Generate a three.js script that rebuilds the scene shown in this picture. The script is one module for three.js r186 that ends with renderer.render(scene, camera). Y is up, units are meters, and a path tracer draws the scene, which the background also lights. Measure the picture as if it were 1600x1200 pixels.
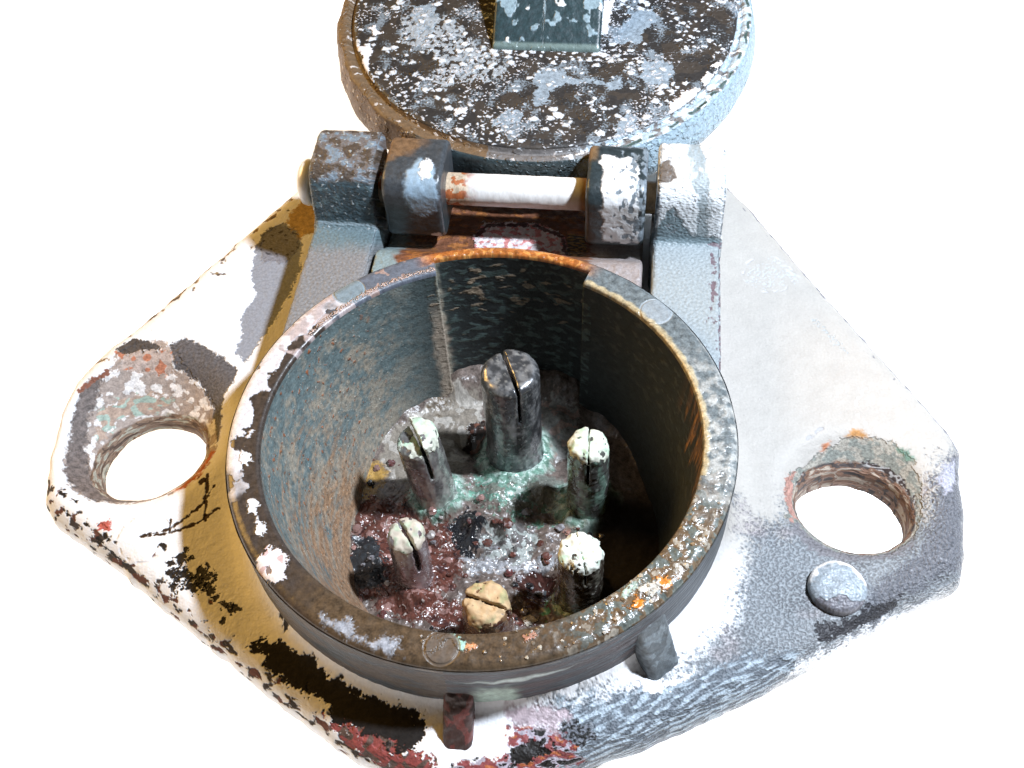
import * as THREE from 'three';
import { mergeGeometries } from 'three/addons/utils/BufferGeometryUtils.js';
import { RectAreaLightUniformsLib } from 'three/addons/lights/RectAreaLightUniformsLib.js';

// ------------------------------------------------------------------ camera, light, exposure
// All modelling numbers are millimetres; the flange's upper face is y = 0 and lies LIFT above the added glowing sheet.
const MM = 0.001, LIFT = 27;
const scene = new THREE.Scene();
const EYE = [13.4746, 95.7599, 60.5344];
const RIGHT = [0.99303897, -0.04156936, -0.110207], UP = [-0.06218861, 0.60957198, -0.79028765], BACK = [0.10003086, 0.79164006, 0.6027436];
const camera = new THREE.PerspectiveCamera(38.88, 4 / 3, 0.004, 20);
camera.position.set(EYE[0] * MM, (EYE[1] + LIFT) * MM, EYE[2] * MM);
camera.up.set(...UP);
camera.lookAt((EYE[0] - BACK[0] * 100) * MM, (EYE[1] + LIFT - BACK[1] * 100) * MM, (EYE[2] - BACK[2] * 100) * MM);
scene.add(camera);

scene.background = new THREE.Color().setRGB(0.020, 0.015, 0.010);          // dim warm room around the set-up
RectAreaLightUniformsLib.init();
const flash = new THREE.SpotLight(new THREE.Color().setRGB(0.91, 1.0, 1.13), 0.232, 0, 0.9, 0.35, 2);   // the camera's flash, up and right of the lens
flash.position.set(96 * MM, (160 + LIFT) * MM, -17 * MM);
flash.target.position.set(-2 * MM, LIFT * MM, -8 * MM);
flash.castShadow = true; flash.shadow.radius = 0.35; flash.shadow.mapSize.set(2048, 2048);
flash.shadow.camera.near = 0.02; flash.shadow.camera.far = 1; flash.shadow.bias = -0.0005;
scene.add(flash, flash.target);
const lamp = new THREE.RectAreaLight(new THREE.Color().setRGB(1.0, 0.57, 0.14), 9.6, 0.4, 0.4);          // tungsten room lamp, off to the left
lamp.position.set(-0.60, 0.40, -0.24); lamp.lookAt(0, LIFT * MM, 0);
scene.add(lamp);

const renderer = new THREE.WebGLRenderer({ antialias: true });
renderer.toneMapping = THREE.LinearToneMapping; renderer.toneMappingExposure = 1.0;
renderer.shadowMap.enabled = true; renderer.shadowMap.type = THREE.PCFSoftShadowMap;

// ------------------------------------------------------------------ helpers: numbers and noise
const clamp = (x, a = 0, b = 1) => x < a ? a : x > b ? b : x;
const sst = (a, b, x) => { const t = clamp((x - a) / (b - a)); return t * t * (3 - 2 * t); };
const mix = (a, b, t) => a + (b - a) * t;
let seed = 20231;
const rnd = () => { seed = (seed * 1664525 + 1013904223) >>> 0; return seed / 4294967296; };
const PERM = new Uint8Array(512);
{ const p = [...Array(256).keys()]; for (let i = 255; i > 0; i--) { const j = Math.floor(rnd() * (i + 1)); [p[i], p[j]] = [p[j], p[i]]; } for (let i = 0; i < 512; i++) PERM[i] = p[i & 255]; }
const gr = (h, x, y, z) => { h &= 15; const u = h < 8 ? x : y, v = h < 4 ? y : h === 12 || h === 14 ? x : z; return ((h & 1) ? -u : u) + ((h & 2) ? -v : v); };
function noise(x, y, z = 0) {                                             // gradient noise, about -1..1
  let X = Math.floor(x), Y = Math.floor(y), Z = Math.floor(z); x -= X; y -= Y; z -= Z; X &= 255; Y &= 255; Z &= 255;
  const u = x * x * x * (x * (x * 6 - 15) + 10), v = y * y * y * (y * (y * 6 - 15) + 10), w = z * z * z * (z * (z * 6 - 15) + 10);
  const A = PERM[X] + Y, AA = PERM[A & 255] + Z, AB = PERM[(A + 1) & 255] + Z, B = PERM[X + 1] + Y, BA = PERM[B & 255] + Z, BB = PERM[(B + 1) & 255] + Z;
  return mix(mix(mix(gr(PERM[AA & 511], x, y, z), gr(PERM[BA & 511], x - 1, y, z), u), mix(gr(PERM[AB & 511], x, y - 1, z), gr(PERM[BB & 511], x - 1, y - 1, z), u), v),
    mix(mix(gr(PERM[(AA + 1) & 511], x, y, z - 1), gr(PERM[(BA + 1) & 511], x - 1, y, z - 1), u), mix(gr(PERM[(AB + 1) & 511], x, y - 1, z - 1), gr(PERM[(BB + 1) & 511], x - 1, y - 1, z - 1), u), v), w);
}
function fbm(x, y, z = 0, oct = 4) { let s = 0, a = 0.5, t = 0; for (let i = 0; i < oct; i++) { s += a * noise(x, y, z + i * 7.3); t += a; x *= 2.03; y *= 2.03; z *= 2.03; a *= 0.5; } return s / t; }
const h2 = (i, j, k) => PERM[(PERM[(PERM[i & 255] + j) & 255] + k) & 255] / 255;
function cells(x, y, k = 0) {                                             // nearest feature point: [distance, id 0..1]
  const X = Math.floor(x), Y = Math.floor(y); let best = 9, id = 0;
  for (let i = -1; i < 2; i++) for (let j = -1; j < 2; j++) {
    const dx = X + i + h2(X + i, Y + j, k) - x, dy = Y + j + h2(X + i, Y + j, k + 1) - y, d = dx * dx + dy * dy;
    if (d < best) { best = d; id = h2(X + i, Y + j, k + 2); }
  }
  return [Math.sqrt(best), id];
}

// ------------------------------------------------------------------ helpers: where a pixel of the photograph (1600 x 1200) meets a surface
const ray = (px, py) => { const a = (px - 800) / 1700, b = -(py - 600) / 1700; return [0, 1, 2].map((i) => a * RIGHT[i] + b * UP[i] - BACK[i]); };
const hitY = (y) => ([px, py]) => { const d = ray(px, py), t = (y - EYE[1]) / d[1]; return [EYE[0] + t * d[0], EYE[2] + t * d[2]]; };
const LT = 6 * Math.PI / 180, LN = [0, Math.cos(LT), Math.sin(LT)], LU = [0, Math.sin(LT), -Math.cos(LT)], LP = [0, 9.2 + LN[1] * 2, -33.5 + LN[2] * 2];
const hitLid = ([px, py]) => { const d = ray(px, py), t = ((LP[1] - EYE[1]) * LN[1] + (LP[2] - EYE[2]) * LN[2]) / (d[1] * LN[1] + d[2] * LN[2]); const Y = EYE[1] + t * d[1] - LP[1], Z = EYE[2] + t * d[2] - LP[2]; return [EYE[0] + t * d[0], Y * LU[1] + Z * LU[2]]; };
const hitBore = ([px, py]) => { const d = ray(px, py), r = 21.5, a = d[0] * d[0] + d[2] * d[2], b = EYE[0] * d[0] + EYE[2] * d[2], c = EYE[0] ** 2 + EYE[2] ** 2 - r * r, t = (-b + Math.sqrt(b * b - a * c)) / a; return [Math.atan2(EYE[0] + t * d[0], -(EYE[2] + t * d[2])) * 21.5, EYE[1] + t * d[1]]; };
// crop(x0, y0, k): points noted in an enlarged view of the photograph, back to photograph pixels
const crop = (x0, y0, k) => (pts) => pts.map(([x, y]) => [x0 + x * k, y0 + y * k]);

// ------------------------------------------------------------------ helpers: painting albedo, roughness and relief in a surface's own millimetres
class Coat {
  constructor(x0, x1, y0, y1, k) { Object.assign(this, { x0, x1, y0, y1, k, w: Math.round((x1 - x0) * k), h: Math.round((y1 - y0) * k) }); const n = this.w * this.h; this.c = new Float32Array(n * 3); this.r = new Float32Array(n).fill(0.6); this.b = new Float32Array(n).fill(0.3); }
  only(test) { const { w, h, k } = this; this.use = new Uint8Array(w * h); for (let j = 0; j < h; j++) for (let i = 0; i < w; i++) this.use[j * w + i] = test(this.x0 + (i + 0.5) / k, this.y0 + (j + 0.5) / k) ? 1 : 0; return this; }   // leave out texels that no face shows
  // mask(x, y) 0..1; colour: array or (x, y) => array; lift in mm adds to relief where the mask is on
  lay(mask, colour, rough, lift = 0, box) {
    const { w, h, k } = this, i0 = box ? clamp(Math.floor((box[0] - this.x0) * k), 0, w) : 0, i1 = box ? clamp(Math.ceil((box[1] - this.x0) * k), 0, w) : w, j0 = box ? clamp(Math.floor((box[2] - this.y0) * k), 0, h) : 0, j1 = box ? clamp(Math.ceil((box[3] - this.y0) * k), 0, h) : h;
    for (let j = j0; j < j1; j++) for (let i = i0; i < i1; i++) {
      if (this.use && !this.use[j * w + i]) continue;
      const x = this.x0 + (i + 0.5) / k, y = this.y0 + (j + 0.5) / k, m = typeof mask === 'function' ? mask(x, y) : mask;
      if (m <= 0.003) continue;
      const o = j * w + i, col = typeof colour === 'function' ? colour(x, y) : colour;
      if (col) for (let q = 0; q < 3; q++) this.c[o * 3 + q] = mix(this.c[o * 3 + q], col[q], m);
      if (rough != null) this.r[o] = mix(this.r[o], rough, m);
      if (lift) this.b[o] += m * (typeof lift === 'function' ? lift(x, y) : lift);
    }
    return this;
  }
  // a patch with an uneven outline: polygon in mm, edge wander amp (mm) at grain freq (1/mm), edge softness e
  patch(poly, colour, rough, lift = 0, amp = 0.8, freq = 0.9, e = 0.06, extra, grit = Math.min(0.3, amp * 0.4)) {
    let x0 = 1e9, x1 = -1e9, y0 = 1e9, y1 = -1e9; for (const [x, y] of poly) { x0 = Math.min(x0, x); x1 = Math.max(x1, x); y0 = Math.min(y0, y); y1 = Math.max(y1, y); }
    const m = amp * 1.2 + e + grit, s = (x0 * 7.1 + y0 * 3.3) % 50;
    return this.lay((x, y) => { let d = sdPoly(poly, x, y); if (d > m) return 0; d += amp * (fbm(x * freq + s, y * freq, s, 3) * 1.6 + 0.3 * noise(x * freq * 4.3, y * freq * 4.3, s)) + grit * (noise(x * 3.7, y * 3.7, 1.5) + 0.8 * noise(x * 8.3, y * 8.3, 4.5)); let v = sst(e, -e, d); if (extra && v > 0) v *= extra(x, y); return v; }, colour, rough, lift, [x0 - m, x1 + m, y0 - m, y1 + m]);
  }
  stroke(pts, width, colour, rough, lift = 0, amp = 0.3, freq = 2.5, e = 0.05, extra) {
    let x0 = 1e9, x1 = -1e9, y0 = 1e9, y1 = -1e9; for (const [x, y] of pts) { x0 = Math.min(x0, x); x1 = Math.max(x1, x); y0 = Math.min(y0, y); y1 = Math.max(y1, y); }
    const m = width + amp * 1.2 + e;
    return this.lay((x, y) => { let d = 1e9; for (let i = 0; i + 1 < pts.length; i++) d = Math.min(d, seg(x, y, pts[i], pts[i + 1])); d -= width / 2; if (d > m) return 0; d += amp * fbm(x * freq, y * freq, 3.7, 3) * 1.6; let v = sst(e, -e, d); if (extra && v > 0) v *= extra(x, y); return v; }, colour, rough, lift, [x0 - m, x1 + m, y0 - m, y1 + m]);
  }
  maps(range = 0.6) {                                                     // -> { map, roughnessMap, bumpMap, bumpScale }
    const { w, h } = this, C = new Uint8Array(w * h * 4), R = new Uint8Array(w * h * 4), B = new Uint8Array(w * h * 4), enc = (v) => Math.round(255 * clamp(v <= 0.0031308 ? v * 12.92 : 1.055 * Math.pow(v, 1 / 2.4) - 0.055));
    for (let o = 0; o < w * h; o++) { for (let q = 0; q < 3; q++) C[o * 4 + q] = enc(this.c[o * 3 + q]); C[o * 4 + 3] = R[o * 4 + 3] = B[o * 4 + 3] = 255; R[o * 4] = R[o * 4 + 1] = R[o * 4 + 2] = 255 * clamp(this.r[o]); B[o * 4] = B[o * 4 + 1] = B[o * 4 + 2] = 255 * clamp(this.b[o] / range); }
    const tex = (d, s) => { const t = new THREE.DataTexture(d, w, h); t.magFilter = THREE.LinearFilter; t.minFilter = THREE.LinearMipmapLinearFilter; t.generateMipmaps = true; if (s) t.colorSpace = THREE.SRGBColorSpace; t.needsUpdate = true; return t; };
    return { map: tex(C, true), roughnessMap: tex(R), bumpMap: tex(B), bumpScale: range * MM };
  }
  uv(x, y) { return [(x - this.x0) / (this.x1 - this.x0), (y - this.y0) / (this.y1 - this.y0)]; }
}
function seg(x, y, a, b) { const dx = b[0] - a[0], dy = b[1] - a[1], t = clamp(((x - a[0]) * dx + (y - a[1]) * dy) / (dx * dx + dy * dy + 1e-9)); return Math.hypot(x - a[0] - t * dx, y - a[1] - t * dy); }
function sdPoly(P, x, y) { let d = 1e9, s = 1; for (let i = 0, j = P.length - 1; i < P.length; j = i++) { d = Math.min(d, seg(x, y, P[i], P[j])); if ((P[i][1] > y) !== (P[j][1] > y) && x < (P[j][0] - P[i][0]) * (y - P[i][1]) / (P[j][1] - P[i][1]) + P[i][0]) s = -s; } return s * d; }
const std = (o) => new THREE.MeshPhysicalMaterial({ roughness: 1, metalness: 0, side: THREE.DoubleSide, ...o });

// ------------------------------------------------------------------ helpers: meshes
// dual mesh of a signed distance field on a grid (surface nets); uvOf(x, y, z, normal) -> [u, v]
function netMesh(sdf, lo, hi, cell, uvOf, tintOf) {
  const n = [0, 1, 2].map((i) => Math.ceil((hi[i] - lo[i]) / cell) + 1), [nx, ny, nz] = n, F = new Float32Array(nx * ny * nz), at = (i, j, k) => (k * ny + j) * nx + i;
  for (let k = 0; k < nz; k++) for (let i = 0; i < nx; i++) for (let j = 0; j < ny; j++) F[at(i, j, k)] = sdf(lo[0] + i * cell, lo[1] + j * cell, lo[2] + k * cell);
  const id = new Int32Array(nx * ny * nz).fill(-1), P = [], idx = [];
  for (let k = 0; k < nz - 1; k++) for (let j = 0; j < ny - 1; j++) for (let i = 0; i < nx - 1; i++) {
    let sx = 0, sy = 0, sz = 0, c = 0; const f = [];
    for (let q = 0; q < 8; q++) f.push(F[at(i + (q & 1), j + ((q >> 1) & 1), k + (q >> 2))]);
    let neg = 0; for (const v of f) neg += v < 0; if (neg === 0 || neg === 8) continue;
    for (let a = 0; a < 8; a++) for (let e = 0; e < 3; e++) { const b = a | (1 << e); if (b === a || (f[a] < 0) === (f[b] < 0)) continue; const t = f[a] / (f[a] - f[b]); sx += (a & 1) + (e === 0 ? t : 0); sy += ((a >> 1) & 1) + (e === 1 ? t : 0); sz += (a >> 2) + (e === 2 ? t : 0); c++; }
    id[at(i, j, k)] = P.length / 3; P.push(lo[0] + (i + sx / c) * cell, lo[1] + (j + sy / c) * cell, lo[2] + (k + sz / c) * cell);
  }
  const quad = (a, b, c, d, flip) => { if (a < 0 || b < 0 || c < 0 || d < 0) return; flip ? idx.push(a, c, b, a, d, c) : idx.push(a, b, c, a, c, d); };
  for (let k = 1; k < nz - 1; k++) for (let j = 1; j < ny - 1; j++) for (let i = 1; i < nx - 1; i++) {
    const s = F[at(i, j, k)] < 0;
    if (s !== F[at(i + 1, j, k)] < 0) quad(id[at(i, j - 1, k - 1)], id[at(i, j, k - 1)], id[at(i, j, k)], id[at(i, j - 1, k)], !s);
    if (s !== F[at(i, j + 1, k)] < 0) quad(id[at(i - 1, j, k - 1)], id[at(i - 1, j, k)], id[at(i, j, k)], id[at(i, j, k - 1)], !s);
    if (s !== F[at(i, j, k + 1)] < 0) quad(id[at(i - 1, j - 1, k)], id[at(i, j - 1, k)], id[at(i, j, k)], id[at(i - 1, j, k)], !s);
  }
  const g = new THREE.BufferGeometry(); g.setAttribute('position', new THREE.Float32BufferAttribute(P, 3)); g.setIndex(idx); g.computeVertexNormals();
  return dress(g, uvOf, tintOf);
}
function dress(g, uvOf, tintOf) {
  const p = g.attributes.position, nn = g.attributes.normal, U = new Float32Array(p.count * 2), K = tintOf && new Float32Array(p.count * 3);
  for (let i = 0; i < p.count; i++) { const a = [p.getX(i), p.getY(i), p.getZ(i), [nn.getX(i), nn.getY(i), nn.getZ(i)]]; if (uvOf) U.set(uvOf(...a), i * 2); if (K) K.set(tintOf(...a), i * 3); }
  g.setAttribute('uv', new THREE.BufferAttribute(U, 2)); if (K) g.setAttribute('color', new THREE.BufferAttribute(K, 3));
  return g;
}
// grid of points f(i, j) -> [x, y, z]; wrap joins the last column to the first
function sheet(ni, nj, f, uvOf, wrap = false) {
  const P = [], U = [], I = [];
  for (let j = 0; j < nj; j++) for (let i = 0; i < ni; i++) { P.push(...f(i, j)); U.push(...uvOf(i, j)); }
  for (let j = 0; j < nj - 1; j++) for (let i = 0; i < ni - 1; i++) { const a = j * ni + i; I.push(a, a + ni, a + 1, a + 1, a + ni, a + ni + 1); }
  const g = new THREE.BufferGeometry(); g.setAttribute('position', new THREE.Float32BufferAttribute(P, 3)); g.setAttribute('uv', new THREE.Float32BufferAttribute(U, 2)); g.setIndex(I); g.computeVertexNormals();
  if (wrap) { const nn = g.attributes.normal; for (let j = 0; j < nj; j++) { const a = j * ni, b = a + ni - 1, v = [0, 1, 2].map((q) => nn.array[a * 3 + q] + nn.array[b * 3 + q]), l = Math.hypot(...v); for (const o of [a, b]) for (let q = 0; q < 3; q++) nn.array[o * 3 + q] = v[q] / l; } }
  return g;
}
function part(name, g, material, parent, label, lift = LIFT) {
  g.translate(0, lift, 0); g.scale(MM, MM, MM);
  const m = new THREE.Mesh(g, material); m.name = name; m.castShadow = m.receiveShadow = true; if (label) m.userData.label = label; parent.add(m); return m;
}
const smin = (a, b, k) => { const h = Math.max(k - Math.abs(a - b), 0) / k; return Math.min(a, b) - h * h * k * 0.25; };
const box2 = (x, y, hx, hy, r) => { const a = Math.abs(x) - hx + r, b = Math.abs(y) - hy + r; return Math.hypot(Math.max(a, 0), Math.max(b, 0)) + Math.min(Math.max(a, b), 0) - r; };
const smax = (a, b, k) => -smin(-a, -b, k);
const slab = (d2, y, hy, r) => { const a = d2 + r, b = Math.abs(y) - hy + r; return Math.hypot(Math.max(a, 0), Math.max(b, 0)) + Math.min(Math.max(a, b), 0) - r; };
const jit = (c, a, x, y) => { const f = Math.max(0.12, 1 + a * (1.5 * fbm(x * 1.7, y * 1.7, 5.1, 3) + 0.75 * noise(x * 6.1, y * 6.1, 2.2))); return [c[0] * f, c[1] * f, c[2] * f]; };
const tone = (c, a) => (x, y) => jit(c, a, x, y);

// ------------------------------------------------------------------ the setting: an added glowing white sheet in place of a blank background
const glowBackdrop = new THREE.Mesh(new THREE.PlaneGeometry(2.4, 2.4).rotateX(-Math.PI / 2), new THREE.MeshStandardMaterial({ color: 0xffffff, roughness: 1, emissive: 0xffffff, emissiveIntensity: 1.0 }));
glowBackdrop.name = 'added_glow_backdrop'; glowBackdrop.userData = { kind: 'structure', label: 'added white glowing backdrop under and behind the socket', category: 'surface' }; glowBackdrop.receiveShadow = true; scene.add(glowBackdrop);
const backdropLight = new THREE.RectAreaLight(0xffffff, 0.05, 2.4, 2.4); backdropLight.position.set(0, 0.0004, 0); backdropLight.lookAt(0, 1, 0); scene.add(backdropLight);   // added upward light to match the sheet's glow, for renderers that do not trace it

// ------------------------------------------------------------------ the socket
const socket = new THREE.Group(); socket.name = 'trailer_socket'; scene.add(socket);
socket.userData = { label: 'corroded round trailer socket with split pins, paint-flaked diamond flange and open hinged lid', category: 'trailer socket' };

// ---- flange: a cast diamond plate with two worn bolt holes
const c1 = crop(60, 500, 0.3), c2 = crop(1180, 600, 1 / 3), c3 = crop(440, 180, 0.26667), c4 = crop(860, 180, 0.26667), c5 = crop(500, 880, 0.26667), c6 = crop(900, 900, 0.25), c7 = crop(500, 0, 0.225), c8 = crop(840, 0, 0.225);
const d2 = crop(60, 300, 1 / 3), d3 = crop(60, 640, 1 / 2.143), d4 = crop(1000, 280, 0.4), d5 = crop(640, 700, 0.5625), d6 = crop(380, 370, 0.5), d7 = crop(500, 520, 0.4);
const on = (hit) => (pts) => pts.map(hit), F0 = on(hitY(0)), F2 = on(hitY(-2)), R9 = on(hitY(9)), L0 = on(hitLid), W0 = on(hitBore);
const OUTLINE = [[-24, -50], [-31, -42.8], [-38, -30], [-44.7, -18], [-46.8, -15.2], [-49.2, -9.6], [-49.3, -5.2], [-48.2, 1.6], [-46.7, 6.4], [-45, 8.3], [-36.8, 12.7], [-27, 18.8], [-17.2, 24.8], [-8, 29.9], [-2, 31.6], [4, 31.4], [11.5, 28.6], [17.1, 26.1], [25.9, 21.2], [33.6, 16.4], [41.2, 11.1], [47.6, 7.2], [48.4, 4.2], [49, -0.8], [49, -5], [49.6, -8.2], [48.6, -10.8], [44, -18.2], [37.6, -28.4], [28.7, -43.4], [24, -50]];
const outlineAt = (x, z) => sdPoly(OUTLINE, x, z);
const HOLE_L = [-37.4, -0.9, 5.9], HOLE_R = [37.7, -0.1, 5.75];
const fl = new Coat(-56, 56, -56, 40, 14).only((x, z) => { const r = Math.hypot(x, z); return r > 22.8 && r < 62 && (r < 34 || outlineAt(x, z) < 6.2); });
const WHITE = [0.78, 0.78, 0.79];
fl.lay(1, (x, y) => { const f = 0.97 + 0.10 * fbm(x * 0.5, y * 0.5, 2, 4) + 0.07 * noise(x * 4, y * 4, 1), o = sst(8, 26, x + 6 * fbm(x * 0.12, y * 0.12, 5, 3)) * sst(14, 4, y); return [mix(WHITE[0], 0.40, o) * f, mix(WHITE[1], 0.378, o) * f, mix(WHITE[2], 0.347, o) * f]; }, 0.55, (x, y) => 0.05 * fbm(x * 1.3, y * 1.3, 8, 4) + 0.02 * noise(x * 5, y * 5));  // white paint, darkened in colour towards the right to balance the stronger flash there
// grey primer where the paint has come off, upper left
fl.patch(F0(d2([[1010, 300], [1060, 190], [1150, 150], [1240, 170], [1230, 330], [1180, 480], [1100, 620], [1010, 740], [965, 800], [925, 760], [950, 640], [960, 560], [1020, 500], [1000, 380]])), (x, y) => jit([0.235, 0.25, 0.285], 0.25, x * 2, y * 2), 0.7, -0.1, 0.5, 0.7, 0.1);
fl.patch(F0(d2([[1020, 260], [1060, 180], [1130, 155], [1220, 180], [1220, 260], [1160, 330], [1060, 330]])), (x, y) => noise(x * 1.6, y * 1.6, 4) > 0.38 ? [0.05, 0.05, 0.06] : jit([0.17, 0.17, 0.19], 0.5, x * 2, y * 2), 0.7, 0.06, 0.5, 0.8, 0.06);
// warm brown cast shade of the left hinge ear, painted onto the plate
const EAR_SHADE = [0.40, 0.26, 0.10];
fl.patch(F0([[470, 312], [492, 312], [496, 360], [470, 372], [445, 350]]), tone(EAR_SHADE, 0.4), 0.7, 0.02, 0.5, 1, 0.2);
// chipped edges: dark flecks that follow the rim of the plate
const chip = (x, y, w, t, s) => { const d = -outlineAt(x, y); if (d > w * 1.6 || d < -4) return 0; return sst(t - 0.04, t + 0.04, fbm(x * 0.7 + s, y * 0.7, s, 5) + 0.42 * (1 - clamp(d > 0 ? d / w : -d / 3.5)) - 0.25); };
fl.lay((x, y) => x < 0 && y < -12 ? chip(x, y, 3.2, 0.12, 3) : 0, (x, y) => jit(noise(x, y, 9) > 0 ? [0.10, 0.075, 0.06] : [0.25, 0.17, 0.08], 0.4, x, y), 0.8, -0.1);
fl.lay((x, y) => x < 0 && y > 4 ? chip(x, y, 2.2, 0.15, 11) : 0, (x, y) => jit(noise(x * 0.7, y * 0.7, 2) > 0.1 ? [0.12, 0.05, 0.035] : [0.05, 0.04, 0.035], 0.5, x, y), 0.8, -0.1);
fl.lay((x, y) => x > 8 && y > 5 ? chip(x, y, 1.6, 0.16, 31) : 0, (x, y) => jit([0.13, 0.13, 0.145], 0.5, x, y), 0.6, -0.06);
fl.lay((x, y) => x > 20 && y < -2 ? chip(x, y, 1.1, 0.03, 21) : 0, [0.17, 0.17, 0.19], 0.7, -0.05);
// left hole: worn-down ring of bare grey and brown round the hole
fl.patch(F0(c1([[230, 320], [360, 250], [420, 160], [520, 120], [640, 110], [720, 150], [780, 280], [880, 420], [920, 560], [900, 660], [840, 780], [700, 880], [520, 920], [380, 920], [250, 900], [150, 830], [120, 700], [160, 540], [195, 420]])), (x, y) => jit(fbm(x * 0.7, y * 0.7, 66, 4) > 0.04 ? [0.66, 0.63, 0.61] : [0.34, 0.28, 0.245], 0.4, x, y), 0.7, (x, y) => -0.08 + 0.06 * fbm(x * 0.7, y * 0.7, 66, 4), 0.5, 0.9, 0.12);
fl.patch(F0(c1([[210, 350], [330, 270], [300, 380], [262, 480], [255, 600], [285, 740], [380, 850], [520, 885], [400, 915], [260, 900], [160, 830], [130, 700], [165, 560], [190, 430]])), (x, y) => jit([0.145, 0.12, 0.11], 0.6, x, y), 0.65, -0.12, 0.6, 0.9, 0.25);
fl.patch(F0(c1([[690, 130], [760, 95], [860, 135], [960, 200], [1040, 262], [1000, 340], [930, 420], [900, 600], [872, 520], [850, 400], [800, 300], [690, 240]])), (x, y) => jit([0.095, 0.09, 0.095], 0.6, x * 2, y * 2), 0.6, -0.12, 0.45, 1.1, 0.16);
fl.patch(F0(c1([[400, 165], [470, 140], [620, 150], [700, 190], [690, 250], [560, 270], [420, 240]])), (x, y) => jit(noise(x * 0.8, y * 0.8, 3) > 0.15 ? [0.42, 0.17, 0.10] : [0.40, 0.32, 0.28], 0.5, x, y), 0.75, -0.05, 0.7, 1.2, 0.08);
fl.patch(F0(c1([[400, 150], [500, 95], [600, 120], [640, 150], [520, 160], [430, 180]])), tone([0.07, 0.06, 0.055], 0.5), 0.7, -0.1, 0.5, 1.4, 0.06);
fl.stroke(F0(c1([[210, 350], [280, 300], [350, 262]])), 0.6, [0.22, 0.09, 0.06], 0.8, 0, 0.4);
fl.patch(F0(c1([[860, 640], [890, 660], [850, 780], [760, 860], [700, 885], [690, 860], [790, 790]])), tone([0.40, 0.11, 0.02], 0.5), 0.8, 0.03, 0.6, 1, 0.3);
fl.patch(F0(c1([[300, 430], [420, 370], [560, 350], [640, 380], [560, 430], [420, 450], [320, 560]])), (x, y) => jit(noise(x * 1.2, y * 1.2, 7) > 0.1 ? [0.32, 0.40, 0.34] : [0.38, 0.28, 0.22], 0.4, x, y), 0.7, 0, 0.8, 1.2, 0.15);
// black scratches and flakes, lower left
const INK = [0.012, 0.010, 0.009], BROWNK = [0.035, 0.018, 0.008];
fl.stroke(F0(c1([[540, 1126], [680, 1090], [770, 1030], [860, 955], [880, 880], [878, 800]])), 0.30, BROWNK, 0.8, -0.1, 0.25, 2.2);
fl.stroke(F0(c1([[540, 1128], [690, 1108], [790, 1075], [860, 1040], [935, 985]])), 0.28, BROWNK, 0.8, -0.1, 0.25, 2.2);
fl.stroke(F0(c1([[915, 865], [875, 930], [868, 1045]])), 0.22, BROWNK, 0.8, -0.1, 0.2, 2.2);
fl.stroke(F0(c1([[690, 1040], [680, 1110]])), 0.2, BROWNK, 0.8, -0.1, 0.2, 2.2);
fl.patch(F0(c1([[835, 820], [880, 815], [885, 850], [845, 850]])), BROWNK, 0.8, -0.1, 0.5, 1.6);
for (const [x, y, a] of [[485, 497, 0.9], [460, 545, 1.0], [455, 590, 0.8], [490, 560, 1.1], [545, 560, 1.3], [565, 590, 0.8], [520, 590, 0.9], [590, 630, 0.5], [620, 655, 0.5], [655, 668, 0.6], [833, 715, 0.5], [835, 745, 0.5], [620, 710, 0.4], [445, 515, 0.5], [575, 610, 0.6], [640, 660, 0.4]]) { const [q] = F0(d3([[x, y]])); fl.patch([[q[0] - a, q[1]], [q[0], q[1] - a * 0.8], [q[0] + a, q[1]], [q[0], q[1] + a * 0.8]], INK, 0.6, -0.12, a * 0.9, 1.6, 0.05); }
fl.patch(F2(d3([[725, 805], [760, 835], [770, 800], [850, 825], [930, 870], [1000, 930], [1090, 975], [1180, 1015], [1280, 1035], [1300, 1100], [1275, 1170], [1180, 1165], [1080, 1110], [1000, 1080], [955, 985], [870, 960], [775, 915], [790, 870], [740, 840]])), (x, y) => jit(INK, 0.5, x, y), 0.95, -0.15, 1.0, 1.0, 0.05);
fl.patch(F2(d3([[960, 1060], [1080, 1095], [1200, 1160], [1330, 1190], [1330, 1260], [1150, 1260], [1000, 1130]])), (x, y) => jit(noise(x * 0.9, y * 0.9, 6) > 0.15 ? [0.09, 0.06, 0.05] : [0.22, 0.055, 0.05], 0.5, x, y), 0.6, -0.1, 1.0, 0.9, 0.1);
for (const [x, y, l] of [[185, 430, 20], [215, 390, 14], [225, 425, 12], [195, 460, 26], [230, 490, 30], [262, 520, 16], [90, 345, 14], [80, 280, 10], [120, 300, 9], [160, 380, 8], [415, 460, 12], [210, 470, 22]]) { fl.stroke(F0(d3([[x - l * 0.7, y - l * 0.5], [x + l * 0.7, y + l * 0.5]])), 0.34, INK, 0.6, -0.12, 0.5, 1.8); }
fl.patch(F0(d3([[195, 380], [235, 370], [240, 400], [200, 405]])), tone([0.42, 0.10, 0.08], 0.4), 0.7, 0, 0.5, 1.2);
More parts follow.
